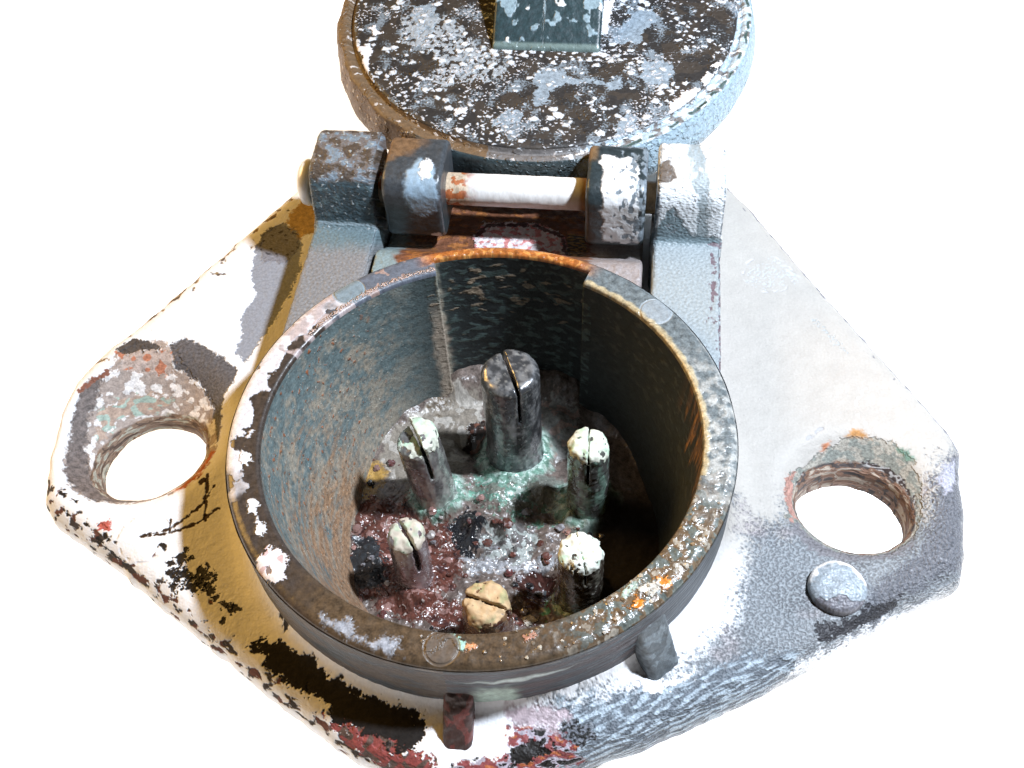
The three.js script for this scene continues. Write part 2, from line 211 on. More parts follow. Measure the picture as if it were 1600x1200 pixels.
// right: bare, pitted grey metal below the hole; white paint remains above
const peb = (x, y) => { const a = noise(x * 3.3, y * 3.3, 12) + 0.8 * noise(x * 6.1, y * 6.1, 13); return sst(-0.3, 0.35, a); };
const GREY = (x, y) => { const p = peb(x, y), w = sst(-0.15, 0.35, fbm(x * 0.22, y * 0.22, 31, 3)), q = sst(0.05, 0.3, fbm(x * 0.16 + 4, y * 0.16, 35, 3)); const li = [mix(0.235, 0.29, q), mix(0.255, 0.262, q), mix(0.27, 0.268, q)], da = [0.085, 0.088, 0.095]; return [0, 1, 2].map((i) => mix(da[i], li[i], clamp(p * 0.8 + 0.35 - 0.25 * w))); };
fl.patch(F0([[1149, 784], [1191, 812], [1222, 826], [1232, 790], [1240, 760], [1300, 800], [1400, 790], [1440, 795], [1452, 770], [1464, 742], [1480, 716], [1498, 700], [1530, 760], [1530, 940], [1500, 935], [1440, 962], [1390, 985], [1330, 1010], [1262, 1046], [1250, 1062], [1290, 1075], [1200, 1125], [1000, 1200], [880, 1240], [850, 1190], [870, 1140], [850, 1106], [950, 1080], [1000, 1078], [1050, 1052], [1090, 1020], [1140, 960], [1165, 900], [1170, 840]]), GREY, 0.42, (x, y) => -0.12 + 0.07 * peb(x, y), 1.3, 0.35, 1.4, null, 1.7);
fl.patch(F0(c2([[860, 440], [900, 370], [960, 330], [1040, 500], [1040, 860], [960, 880], [900, 900], [700, 1010], [690, 1060], [560, 1130], [520, 1060], [540, 960], [640, 900], [760, 760], [830, 640], [840, 540]])), (x, y) => jit([0.115, 0.12, 0.135], 0.6, x * 2, y * 2), 0.42, (x, y) => -0.03 - 0.07 * peb(x * 1.2, y), 1.0, 0.7, 0.5, null, 0.9);
fl.patch(F0(c2([[520, 1050], [600, 1020], [690, 1000], [690, 1060], [600, 1110], [530, 1140], [400, 1200], [300, 1200], [290, 1120], [420, 1120]])), (x, y) => jit([0.03, 0.03, 0.034], 0.6, x * 2, y * 2), 0.5, -0.08, 0.7, 1.2, 0.08);
const AN = [0.85, -0.53], strk = (x, y) => { const s = x * AN[0] + y * AN[1], t = -x * AN[1] + y * AN[0]; return fbm(s * 0.55, t * 2.2, 41, 4); };
fl.patch(F0(c6([[-100, 790], [200, 760], [420, 700], [700, 640], [1000, 520], [1250, 470], [1420, 480], [1420, 600], [1300, 900], [700, 1250], [100, 1500], [-120, 1300]])), (x, y) => jit([0, 1, 2].map((i) => mix([0.105, 0.12, 0.138][i], [0.33, 0.385, 0.43][i], sst(-0.12, 0.16, strk(x, y)))), 0.35, x, y), 0.45, (x, y) => 0.08 * sst(0, 0.05, strk(x, y)), 1.0, 0.6, 0.6, null, 1.0);
fl.patch(F0(c6([[380, 650], [640, 640], [720, 620], [640, 690], [520, 720], [420, 720]])), tone(WHITE, 0.1), 0.55, 0.1, 0.5, 1.2);
fl.patch(F0(d5([[395, 800], [430, 760], [500, 770], [520, 800], [480, 830], [420, 835]])), (x, y) => noise(x * 3.4, y * 3.4) > 0 ? [0.02, 0.02, 0.02] : [0.14, 0.15, 0.17], 0.5, (x, y) => 0.1 * noise(x * 3.4, y * 3.4), 0.5, 1.1);
// rust and black at the front tip
fl.patch(F0(c5([[1120, 920], [1300, 950], [1420, 1000], [1500, 1080], [1600, 1240], [1000, 1300], [640, 1300], [760, 1180], [900, 1150], [1080, 1120]])), (x, y) => { const n = fbm(x * 0.55, y * 0.8, 51, 4); return jit(n > 0.16 ? [0.33, 0.10, 0.04] : n > -0.02 ? [0.20, 0.05, 0.05] : n > -0.16 ? [0.34, 0.30, 0.34] : INK, 0.4, x, y); }, 0.5, (x, y) => 0.12 * fbm(x * 0.8, y * 0.8, 51, 4) - 0.05, 0.9, 0.8, 0.12);
fl.patch(F0(c5([[1110, 1110], [1220, 1040], [1360, 1060], [1360, 1120], [1180, 1170], [1120, 1180]])), (x, y) => jit(INK, 0.4, x, y), 0.5, -0.1, 0.8, 1.0);
fl.patch(F0(c5([[1080, 880], [1360, 850], [1460, 880], [1400, 1000], [1250, 960], [1120, 980]])), (x, y) => jit([0.42, 0.34, 0.36], 0.4, x, y), 0.5, -0.04, 0.6, 1.0, 0.3);
// right hole: weathered ring
fl.patch(F0(c2([[150, 640], [155, 480], [170, 410], [240, 380], [330, 310], [430, 245], [540, 245], [660, 275], [740, 350], [770, 450], [780, 560], [740, 700], [640, 780], [480, 800], [330, 770], [220, 700]])), (x, y) => jit(fbm(x * 0.9, y * 0.9, 7, 4) > 0.0 ? [0.27, 0.255, 0.22] : [0.185, 0.195, 0.175], 0.6, x * 2, y * 2), 0.7, -0.1, 0.5, 1.3, 0.06);
fl.patch(F0(c2([[150, 560], [160, 420], [210, 400], [215, 500], [205, 620], [170, 640]])), tone([0.34, 0.19, 0.155], 0.5), 0.7, 0, 0.6, 1.4, 0.12);
fl.patch(F0(c2([[420, 240], [470, 205], [520, 225], [545, 250], [480, 245]])), tone([0.36, 0.18, 0.06], 0.4), 0.7, 0.02, 0.3, 1.6, 0.25);
fl.patch(F0(c2([[330, 280], [360, 260], [350, 300], [330, 310]])), tone([0.36, 0.15, 0.08], 0.4), 0.7, 0.02, 0.3, 1.6, 0.25);
fl.patch(F0(c2([[660, 290], [720, 310], [745, 360], [700, 345]])), tone([0.11, 0.18, 0.14], 0.4), 0.7, 0.02, 0.4, 1.6, 0.3);
fl.patch(F0(c2([[210, 480], [260, 400], [380, 355], [560, 350], [680, 410], [740, 520], [745, 560], [660, 440], [540, 400], [380, 400], [260, 450]])), (x, y) => jit(noise(x * 2.2, y * 3.2, 9) > 0.05 ? [0.30, 0.30, 0.30] : [0.04, 0.03, 0.03], 0.5, x, y), 0.7, -0.04, 0.4, 1.6, 0.08);
fl.patch(F0(c2([[150, 640], [210, 640], [260, 710], [380, 770], [500, 785], [640, 770], [740, 700], [745, 760], [600, 820], [420, 830], [250, 780]])), (x, y) => jit([0.16, 0.155, 0.165], 0.5, x * 2, y * 2), 0.5, -0.04, 0.5, 1.2, 0.3);
// faint moulding rings and scratches in the white paint
for (const [px, py, r, dk] of [[1200, 428, 2.9, 0.5], [1385, 640, 3.1, 0.62], [225, 840, 2.8, 0.68]]) { const q = hitY(0)([px, py]); fl.lay((x, y) => { const d = Math.abs(Math.hypot(x - q[0], y - q[1]) - r); return 0.7 * sst(0.3, 0.05, d + 0.12 * noise(x * 3, y * 3, 2)) * sst(0.0, 0.35, noise(x * 1.1, y * 1.1, 6) + 0.05); }, [dk, dk, dk + 0.02], 0.6, -0.12, [q[0] - r - 1, q[0] + r + 1, q[1] - r - 1, q[1] + r + 1]); }
fl.patch(F0(d4([[420, 340], [500, 330], [580, 380], [560, 410], [470, 430], [410, 400]])), [0.42, 0.43, 0.44], 0.6, -0.03, 0.8, 1.6, 0.1, (x, y) => sst(0.05, 0.25, noise(x * 3, y * 3, 3)));
fl.patch(F0(d4([[510, 310], [560, 330], [620, 380], [620, 420], [560, 350]])), [0.45, 0.49, 0.55], 0.6, -0.03, 0.6, 1.2, 0.1, (x, y) => sst(-0.1, 0.1, noise(x * 2, y * 2, 8)));
fl.stroke(F0(d4([[685, 550], [740, 610], [800, 672]])), 0.5, [0.36, 0.38, 0.38], 0.6, -0.06, 0.5, 2.0, 0.05, (x, y) => sst(0, 0.1, noise(x * 3.4, y * 3.4, 5)));
fl.stroke(F0(d4([[655, 1010], [715, 970]])), 0.25, [0.35, 0.35, 0.36], 0.6, -0.06, 0.3, 2.4);
fl.patch(F0(d4([[1160, 1180], [1200, 1110], [1245, 1080], [1250, 1170], [1200, 1220]])), (x, y) => jit([0.36, 0.36, 0.42], 0.4, x * 2, y * 2), 0.6, -0.03, 0.8, 1.4, 0.4);

for (const [hx, hz, r, cs] of [[...HOLE_L, [[0.20, 0.135, 0.095], [0.33, 0.31, 0.25], [0.09, 0.06, 0.045]]], [...HOLE_R, [[0.17, 0.10, 0.07], [0.32, 0.27, 0.22], [0.06, 0.05, 0.048]]]]) fl.lay((x, y) => sst(r - 0.1, r - 0.5, Math.hypot(x - hx, y - hz) + 0.6 * fbm(x * 0.9, y * 0.9, 8, 3)), (x, y) => { const n = fbm(x * 0.9, y * 0.9, 88, 4); return jit(cs[n > 0.12 ? 1 : n > -0.14 ? 0 : 2], 0.5, x, y); }, 0.7, (x, y) => 0.12 * fbm(x * 1.6, y * 1.6, 4, 3), [hx - r - 1, hx + r + 1, hz - r - 1, hz + r + 1]);
let lastX = NaN, lastZ = NaN, lastC = null;
function flangeSDF(x, y, z) {
  let c = lastC; if (x !== lastX || z !== lastZ) {
    const rr = Math.hypot(x, z), o = outlineAt(x, z) + 0.28 * fbm(x * 0.45, z * 0.45, 3, 3), e = Math.max(0, 1 - Math.abs(o) / 3);
    c = [o + e * 0.20 * fbm(x * 1.1, z * 1.1, 9, 3), rr, 0.10 * fbm(x * 0.25, z * 0.25, 4, 3) + 0.03 * noise(x * 1.4, z * 1.4, 3),
      Math.hypot(x - HOLE_L[0], z - HOLE_L[1]) - HOLE_L[2] + 0.3 * fbm(x * 0.5, z * 0.5, 14, 2), Math.hypot(x - HOLE_R[0], (z - HOLE_R[1]) * 1.09) - HOLE_R[2] + 0.22 * fbm(x * 0.7, z * 0.7, 15, 3),
      Math.hypot(x + 39.0, (z + 3.2)), Math.hypot(x - 37.9, z + 1.4)];
    lastX = x; lastZ = z; lastC = c;
  }
  const [o, rr, n, hl, hr, dl, dr] = c;
  let d = slab(o, y + 2.9, 2.9 + n, 2.6);
  const foot = Math.max(rr - 24.9, Math.abs(y + 1) - 3.2); d = smin(d, foot, 3.0);
  const dishL = (y + 2.4) * -0.94 + (dl - 7.0) * 0.34 * 1.9, dishR = (y + 1.5) * -0.94 + (dr - 5.6) * 0.34 * 2.0;   // shallow worn funnels
  d = -smin(-d, dishL, 0.9); d = -smin(-d, dishR, 0.7);
  d = -smin(-d, hl + 0.05 * noise(x, y * 2.2, z), 0.7); d = -smin(-d, hr + 0.1 * noise(x * 1.5, y * 2.5, z * 1.5), 0.45);
  return Math.max(d, 23.4 - rr);
}
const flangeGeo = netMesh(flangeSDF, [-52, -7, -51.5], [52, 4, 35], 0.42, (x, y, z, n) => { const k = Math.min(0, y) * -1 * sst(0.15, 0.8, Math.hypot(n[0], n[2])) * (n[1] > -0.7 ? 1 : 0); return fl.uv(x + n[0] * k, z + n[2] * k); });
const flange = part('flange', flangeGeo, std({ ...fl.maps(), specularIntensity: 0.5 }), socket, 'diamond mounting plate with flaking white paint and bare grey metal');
// round boss proud of the plate, beside the right bolt hole
{
  const bc = new Coat(-4, 4, -4, 4, 24);
  bc.lay(1, (x, y) => jit([0.25, 0.29, 0.325], 0.45, x * 1.4, y * 1.4), 0.45, (x, y) => 0.12 * fbm(x, y, 3, 4) + 0.05 * noise(x * 4, y * 4));
  bc.lay((x, y) => sst(-0.05, 0.15, y - 1.4 + noise(x * 1.2, y * 1.2, 4)), (x, y) => jit([0.14, 0.14, 0.16], 0.5, x * 2, y * 2), 0.5, -0.06);
  bc.lay((x, y) => sst(2.0, 2.4, Math.hypot(x, y) + 0.6 * noise(x * 1.5, y * 1.5, 2)) * sst(0.1, -0.4, y), [0.62, 0.60, 0.58], 0.6, 0.03);
  const cx = 35.15, cz = 9.85;
  part('boss', netMesh((x, y, z) => { const rr = Math.hypot(x - cx, z - cz) + 0.12 * fbm(x * 1.2, y, z * 1.2, 3); return slab(rr - 2.75, y + 0.2, 1.65 - 0.075 * rr * rr + 0.14 * noise(x * 0.8, z * 0.8, 2), 0.4); }, [31.5, -1.8, 6.2], [38.8, 1.9, 13.5], 0.14, (x, y, z) => bc.uv(x - cx, z - cz)), std(bc.maps()), flange);
}
// ---- barrel: outer wall, rim and bore with a keyway at the back
const KEY = [-7.5, 8.6];
const ANG = (x, z) => Math.atan2(x, -z) * 180 / Math.PI;                  // 0 = towards the hinge, 90 = right, 180 = front, -90 = left
const boreR = (th) => { const x = 21.6 * Math.sin(th), back = Math.cos(th) > 0.5; return back && x > KEY[0] && x < KEY[1] ? 23.5 : 21.6; };
const NT = 900, TH = [...Array(NT + 1).keys()].map((i) => -Math.PI + 2 * Math.PI * i / NT);
const rimLump = (x, z) => { const a = ANG(x, z), lo = sst(100, 128, a) * sst(172, 150, a), bo = sst(150, 165, Math.abs(a)), bk = sst(30, 18, Math.abs(a)); return 0.03 * noise(x * 0.8, z * 0.8, 5) + lo * 0.22 * Math.max(0, fbm(x * 1.1, z * 1.1, 4, 4) + 0.1) + bo * 0.10 * Math.max(0, fbm(x * 0.9, z * 0.9, 14, 3)) + bk * 0.12 * Math.max(0, fbm(x * 1.3, z * 1.3, 24, 3)); };

const ow = new Coat(-78.6, 78.6, -4, 9.2, 12);
ow.lay(1, (s, y) => jit([0.040, 0.050, 0.060], 0.5, s * 0.35, y * 2), 0.5, (s, y) => 0.06 * fbm(s * 0.3, y * 2.4, 7, 4) + 0.02 * noise(s * 3, y * 4));
ow.lay((s, y) => sst(0.0, 0.18, fbm(s * 0.16, y * 1.6, 3, 4)), tone([0.022, 0.028, 0.031], 0.4), 0.5, -0.02);
ow.lay((s, y) => sst(56, 62, s + 2 * noise(s * 0.3, y)) * sst(-0.2, 0.2, fbm(s * 0.12, y * 1.3, 13, 3)), tone([0.05, 0.034, 0.034], 0.4), 0.5);
ow.lay((s, y) => s < 0 ? 0.9 * sst(-0.25, 0.1, fbm(s * 0.2, y * 0.7, 23, 3)) : 0, tone([0.075, 0.055, 0.04], 0.4), 0.6);
ow.lay((s, y) => sst(2.6, 1.4, Math.abs(s - 74.4) + 1.4 * fbm(s * 0.4, y * 0.4, 5, 3)) * sst(5.5, 3.5, y + 0.8 * noise(s, y)), tone([0.36, 0.46, 0.40], 0.3), 0.6, 0.04);
ow.lay((s, y) => sst(0.7, 0.2, Math.abs(y - 6.2 + 0.4 * noise(s * 0.8, 3)) + 0.25 * Math.abs(s - 72) * 0.4), tone([0.40, 0.46, 0.45], 0.3), 0.5, 0.05);
ow.lay((s, y) => s > 30 && s < 66 ? sst(0.2, 0.34, fbm(s * 0.25, y * 3, 33, 3)) * 0.8 : 0, tone([0.13, 0.16, 0.18], 0.3), 0.45, 0.02);
const wallPts = (i, j) => { const y = [-3.6, -1, 1, 3, 5, 7, 8.2, 8.5][j], t = TH[i], r = 25 - 0.004 * (8.5 - y) + 0.05 * noise(Math.sin(t) * 9, y * 0.6, Math.cos(t) * 9); return [r * Math.sin(t), y, -r * Math.cos(t)]; };
const barrel = part('barrel', sheet(NT + 1, 8, wallPts, (i, j) => ow.uv(TH[i] * 25, [-3.6, -1, 1, 3, 5, 7, 8.2, 8.5][j]), true), std(ow.maps()), socket, 'thick round shell standing up from the plate');

const rm = new Coat(-26, 26, -26, 26, 22).only((x, z) => { const r = Math.hypot(x, z); return r > 21.2 && r < 25.4; });
const ringIs = (a0, a1, s = 6, f = 0.5, amp = 10) => (x, z) => { let a = ANG(x, z) + amp * fbm(x * f, z * f, 17, 4); if (a0 > 90 && a < 0) a += 360; return sst(a0 - s, a0 + s, a) * sst(a1 + s, a1 - s, a); };
rm.lay(1, (x, z) => jit([0.050, 0.038, 0.031], 0.5, x * 1.2, z * 1.2), 0.34, (x, z) => 0.04 * fbm(x * 1.2, z * 1.2, 4, 4));
rm.lay(ringIs(150, 215, 8), (x, z) => jit([0.075, 0.050, 0.029], 0.6, x, z), 0.32);
rm.lay(ringIs(8, 128, 6), (x, z) => jit([0.115, 0.135, 0.142], 0.6, x, z), 0.3, (x, z) => 0.05 * fbm(x * 2, z * 2, 9, 3));
rm.lay((x, z) => ringIs(66, 122, 12)(x, z) * sst(-0.2, 0.25, fbm(x * 0.9, z * 0.9, 29, 4)), (x, z) => jit([0.34, 0.345, 0.33], 0.4, x, z), 0.3, 0.05);
rm.lay(ringIs(105, 152, 10), (x, z) => { const n = fbm(x * 0.8, z * 0.8, 37, 4); return jit(n > 0.2 ? [0.27, 0.24, 0.195] : n > -0.06 ? [0.115, 0.078, 0.046] : [0.10, 0.112, 0.10], 0.4, x, z); }, 0.25, (x, z) => 0.15 * fbm(x * 1.6, z * 1.6, 37, 4));
rm.lay(ringIs(-52, -8, 5), (x, z) => jit(fbm(x * 0.5, z * 0.5, 41, 3) > 0.18 ? [0.30, 0.215, 0.19] : [0.11, 0.125, 0.155], 0.35, x, z), 0.45, 0.02);
rm.lay((x, z) => { const a = ANG(x, z), m = ringIs(-112, -50, 6, 0.35, 16)(x, z); if (!m) return 0; const k = sst(-112, -90, a) ; return m * sst(0.05, -0.02, fbm(x * 0.42, z * 0.42, 47, 5) - 0.16 - 0.16 * (k - 1) + 0.5 * sst(23.4, 21.8, Math.hypot(x, z))); }, (x, z) => jit([0.60, 0.58, 0.60], 0.25, x, z), 0.6, 0.12);
rm.lay((x, z) => { const a = ANG(x, z); return a > -70 && a < -46 ? 0.9 * sst(0, 0.2, fbm(x * 0.6, z * 0.6, 53, 4) + 0.12) : 0; }, (x, z) => jit([0.42, 0.35, 0.34], 0.3, x, z), 0.5, 0.03);
rm.lay((x, z) => { const a = ANG(x, z), r = Math.hypot(x, z); return sst(-26, -19, a) * sst(27, 18, a) * sst(22.6, 23.2, r + 0.5 * fbm(x, z, 3, 3)); }, (x, z) => jit(noise(x * 1.4, z * 1.4) > 0.2 ? [0.50, 0.22, 0.06] : [0.33, 0.11, 0.025], 0.5, x, z), 0.3, (x, z) => 0.1 * fbm(x * 2, z * 2, 5, 3) + 0.05);
for (const a of [-118, -104, -124]) { const q = [22.9 * Math.sin(a * Math.PI / 180), -23.2 * Math.cos(a * Math.PI / 180)]; rm.patch([[q[0] - 0.5, q[1] - 0.9], [q[0] + 0.5, q[1] - 0.7], [q[0] + 0.5, q[1] + 0.8], [q[0] - 0.4, q[1] + 0.7]], [0.7, 0.7, 0.71], 0.6, 0.1, 0.5, 1.4); }
rm.patch(R9(d3([[735, 500], [770, 460], [810, 465], [838, 500], [825, 560], [790, 580], [740, 560], [725, 530]])), (x, z) => jit(noise(x * 1.1, z * 1.1, 6) > 0.25 ? [0.55, 0.40, 0.40] : [0.72, 0.66, 0.66], 0.2, x, z), 0.6, 0.16, 0.4, 1.2);
rm.patch(R9(d3([[760, 525], [775, 522], [780, 545], [765, 550]])), [0.2, 0.15, 0.14], 0.6, -0.1, 0.2, 2);
rm.patch(R9(c5([[-10, 300], [60, 350], [150, 340], [200, 400], [280, 460], [400, 440], [460, 470], [440, 540], [330, 500], [230, 460], [110, 400], [0, 340]])), (x, z) => jit([0.27, 0.29, 0.33], 0.6, x, z), 0.4, 0.06, 0.7, 1.1, 0.35);
rm.patch(R9(c5([[690, 440], [760, 400], [830, 440], [880, 480], [850, 500], [780, 470]])), tone([0.30, 0.50, 0.42], 0.4), 0.3, 0.1, 0.6, 1.2, 0.15);
rm.patch(R9(c5([[600, 440], [680, 420], [740, 450], [700, 500], [620, 520]])), tone([0.40, 0.33, 0.27], 0.5), 0.25, 0.1, 0.6, 1.2, 0.2);
rm.patch(R9(c5([[850, 470], [900, 465], [920, 495], [870, 505]])), tone([0.50, 0.22, 0.10], 0.4), 0.4, 0.08, 0.4, 1.4, 0.15);
rm.patch(R9(c5([[1180, 420], [1240, 395], [1270, 410], [1240, 450], [1200, 455]])), tone([0.36, 0.18, 0.12], 0.4), 0.3, 0.1, 0.4, 1.4);
rm.patch(R9(c6([[320, 180], [400, 130], [440, 170], [400, 210], [340, 205]])), tone([0.52, 0.18, 0.02], 0.5), 0.25, 0.2, 0.7, 1.2, 0.15);
rm.patch(R9(c6([[510, 20], [600, 0], [620, 60], [560, 90], [520, 60]])), tone([0.55, 0.20, 0.03], 0.5), 0.25, 0.2, 0.7, 1.2, 0.15);
rm.patch(R9(c6([[380, 60], [480, 20], [540, 60], [480, 110], [390, 110]])), (x, z) => jit([0.45, 0.43, 0.38], 0.5, x, z), 0.22, 0.2, 0.7, 1.2, 0.15);
rm.patch(R9(c6([[290, 110], [320, 60], [400, 10], [420, 30], [330, 110], [300, 150]])), tone([0.34, 0.42, 0.36], 0.4), 0.3, 0.1, 0.6, 1.2, 0.15);
for (const [px, py, r, c] of [[545, 455, 1.7, [0.18, 0.23, 0.26]], [1025, 487, 1.7, [0.22, 0.25, 0.27]], [690, 1012, 1.5, [0.10, 0.075, 0.055]]]) { const q = hitY(9)([px, py]); rm.lay((x, z) => sst(r, r - 0.12, Math.hypot(x - q[0], z - q[1])), (x, z) => jit(c, 0.3, x, z), 0.45, 0.03, [q[0] - 2, q[0] + 2, q[1] - 2, q[1] + 2]); rm.lay((x, z) => sst(0.16, 0.06, Math.abs(Math.hypot(x - q[0], z - q[1]) - r)) * 0.8, c.map((v) => v * 1.3), 0.5, -0.08, [q[0] - 2.2, q[0] + 2.2, q[1] - 2.2, q[1] + 2.2]); }
// crystals of salt along the inner edge, upper left
rm.lay((x, z) => { const a = ANG(x, z), r = Math.hypot(x, z); return a > -62 && a < -18 ? sst(0.35, 0.12, Math.abs(r - 22.15 + 0.25 * noise(x * 2, z * 2))) * sst(-0.1, 0.2, noise(x * 5, z * 5, 3) + 0.1) : 0; }, [0.55, 0.42, 0.36], 0.2, 0.18);
rm.lay((x, z) => { const a = ANG(x, z), r = Math.hypot(x, z); return a > 24 && a < 100 ? 0.8 * sst(0.5, 0.15, Math.abs(r - 21.9 + 0.3 * noise(x, z))) : 0; }, (x, z) => jit([0.42, 0.34, 0.20], 0.5, x, z), 0.3, 0.06);
const RP = [[25.0, 8.15], [24.94, 8.46], [24.78, 8.72], [24.52, 8.91], [24.15, 9]];
const rimPts = (i, j) => {
  const t = TH[i], ri = boreR(t); let r, y;
  if (j < 5) [r, y] = RP[j]; else if (j < 23) { r = mix(24.15, ri + 0.35, (j - 4) / 19); y = 9; } else { const q = [[0.35, 9], [0.14, 8.93], [0.03, 8.75], [0, 8.4]][j - 23]; r = ri + q[0]; y = q[1]; }
  const x = r * Math.sin(t), z = -r * Math.cos(t), k = j > 3 && j < 25 ? 1 : 0.4; return [x, y + k * rimLump(x, z), z];
};
part('rim', sheet(NT + 1, 27, rimPts, (i, j) => { const p = rimPts(i, j); return rm.uv(p[0], p[2]); }, true), std({ ...rm.maps(), clearcoat: 0.25, clearcoatRoughness: 0.3 }), barrel, 'flat top edge, white-flaked on one side and rusty on the other');

// bore wall: s runs round the wall in mm from the keyway (right positive), y is height
const bw = new Coat(-67.6, 67.6, -16, 9, 15);
bw.lay(1, (s, y) => jit([0.016, 0.021, 0.022], 0.6, s * 0.5, y), 0.62, (s, y) => 0.04 * fbm(s * 0.9, y * 0.8, 5, 4) + 0.02 * noise(s * 4, y * 4));  // black plastic; the right side's shade is also kept in this near-black colour
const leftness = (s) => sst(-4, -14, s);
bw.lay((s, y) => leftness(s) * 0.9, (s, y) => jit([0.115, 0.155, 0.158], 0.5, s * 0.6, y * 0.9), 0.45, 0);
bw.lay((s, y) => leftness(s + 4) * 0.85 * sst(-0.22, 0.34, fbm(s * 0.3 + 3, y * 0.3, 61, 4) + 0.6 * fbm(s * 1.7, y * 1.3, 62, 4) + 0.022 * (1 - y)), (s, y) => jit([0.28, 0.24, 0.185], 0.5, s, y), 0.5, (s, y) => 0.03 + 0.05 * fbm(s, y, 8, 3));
bw.lay((s, y) => leftness(s + 4) * 0.7 * sst(0.02, 0.4, fbm(s * 1.1, y * 0.9, 71, 6)), (s, y) => jit([0.13, 0.175, 0.18], 0.4, s, y), 0.5, 0.03);
bw.lay((s, y) => leftness(s + 8) * sst(0.24, 0.4, fbm(s * 1.5, y * 1.1, 81, 4)), (s, y) => jit([0.25, 0.09, 0.04], 0.5, s, y), 0.5, 0.08);
bw.lay((s, y) => leftness(s + 16) * 0.85 * sst(-0.1, 0.5, fbm(s * 0.25, y * 0.9, 85, 4) + 0.035 * (-y - 3) + 0.012 * (-s - 26)), (s, y) => jit([0.27, 0.155, 0.085], 0.6, s, y), 0.4, (s, y) => 0.1 * fbm(s * 1.6, y * 1.6, 8, 3));
bw.lay((s, y) => sst(0.48, 0.56, noise(s * 3.0, y * 3.0, 4)) * leftness(s + 4) * 0.8, [0.40, 0.38, 0.33], 0.25, 0.06);
// teal-black keyway with horizontal tool marks and tan flakes
const tool = (s, y) => fbm(s * 0.7, y * 1.1, 91, 6);
bw.lay((s, y) => s > -9 && s < 10 ? sst(0.02, 0.2, tool(s, y)) * 0.85 : 0, tone([0.075, 0.11, 0.105], 0.4), 0.35, 0.04);
bw.lay((s, y) => s > -9 && s < 8 ? sst(0.12, 0.26, fbm(s * 0.45, y * 0.8, 97, 4) + 0.05 - 0.10 * Math.abs(y - 4) * 0.5) : 0, tone([0.27, 0.21, 0.15], 0.5), 0.5, 0.08);
bw.lay((s, y) => s > 4 && s < 50 ? sst(0.08, 0.24, tool(s + 40, y)) * 0.6 * sst(-8, 4, y) : 0, tone([0.06, 0.065, 0.06], 0.5), 0.45, 0.04);
// rust running down from the right edge
bw.lay((s, y) => sst(24, 30, s) * sst(60, 50, s) * sst(0.05, 0.25, fbm(s * 1.2, y * 0.12, 101, 4) + 0.05 * (y - 4)), (s, y) => jit(noise(s * 1.2, y * 0.4, 2) > 0.1 ? [0.30, 0.15, 0.055] : [0.13, 0.075, 0.04], 0.5, s, y), 0.45, 0.04);
bw.lay((s, y) => sst(0.55, 0.2, Math.abs(s + 7.55 + 0.25 * noise(1, y * 0.8)) ) * 0.85 * sst(-0.3, 0.1, fbm(s, y * 0.6, 9, 3)), tone([0.26, 0.25, 0.20], 0.4), 0.4, 0.05);  // lit ridge at the keyway's left edge, painted in as a light tan line
bw.lay((s, y) => sst(1.4, 0.3, Math.abs(s + 8.1) + 1.2 * fbm(s * 0.6, y * 0.5, 19, 3)) * sst(6, 0, y), tone([0.34, 0.28, 0.22], 0.4), 0.5, 0.03);
const taper = (t) => { const a = t * 180 / Math.PI; return 0.6 + 4.8 * sst(-30, -85, a) + 4.8 * sst(140, 175, a) + 2.2 * sst(30, 70, a) * sst(175, 140, a); };   // the wall swings inwards lower down on the left and front
const BY = [...Array(40).keys()].map((j) => mix(8.45, -15.5, j / 39));
const borePts = (i, j) => { const t = TH[i], y = BY[j], ri = boreR(t), key = ri > 22, s = t * 21.5, dr = 0.12 * fbm(s * 0.3, y * 0.2, 7, 3) + (key ? 0.3 * fbm(s * 0.3, y * 1.1, 27, 3) : 0), r = ri - taper(t) * Math.pow(Math.max(0, 8.4 - y) / 21.4, 1.35) - Math.max(0, dr) * sst(8.4, 7.6, y); return [r * Math.sin(t), y, -r * Math.cos(t)]; };
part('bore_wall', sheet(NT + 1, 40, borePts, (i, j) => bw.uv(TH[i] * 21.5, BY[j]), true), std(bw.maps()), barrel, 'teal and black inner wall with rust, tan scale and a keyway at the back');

// wedge ribs on the foot of the barrel
function gusset(az, half, reach, high, colours, skew = 0) {
  const gc = new Coat(-4, 4, -1, 8, 16); gc.lay(1, (x, y) => jit(fbm(x * 0.8, y * 0.8, 3, 3) > 0.05 ? colours[0] : colours[1], 0.4, x * 2, y * 2), 0.5, (x, y) => 0.12 * fbm(x * 1.5, y * 1.5, 3, 4));
  const a = az * Math.PI / 180, ca = Math.cos(a), sa = Math.sin(a), at = (t, r, y) => [r * sa + t * ca, y, -r * ca + t * sa];
  const g = netMesh((t, y, r) => { const w = 0.06 * noise(t * 2, y * 2, r * 2); return Math.max(smax(Math.abs(t) - half, (y * reach + (r - 25) * high - reach * high) / Math.hypot(reach, high), 0.8), 24.4 - r, -1.5 - y) + w; }, [-half - 1, -2, 24], [half + 1, high + 2, 25 + reach + 2.5], 0.13, (t, y) => gc.uv(t, y));
  const p = g.attributes.position; for (let i = 0; i < p.count; i++) p.setXYZ(i, ...at(p.getX(i), p.getZ(i), p.getY(i))); const I = g.index.array; for (let i = 0; i < I.length; i += 3) [I[i + 1], I[i + 2]] = [I[i + 2], I[i + 1]]; g.computeVertexNormals();
  part('rib', g, std(gc.maps()), socket);
}
gusset(135.5, 1.75, 2.6, 6.0, [[0.125, 0.148, 0.162], [0.075, 0.088, 0.096]]);
gusset(178.0, 1.35, 3.6, 3.8, [[0.12, 0.036, 0.03], [0.05, 0.026, 0.022]]);

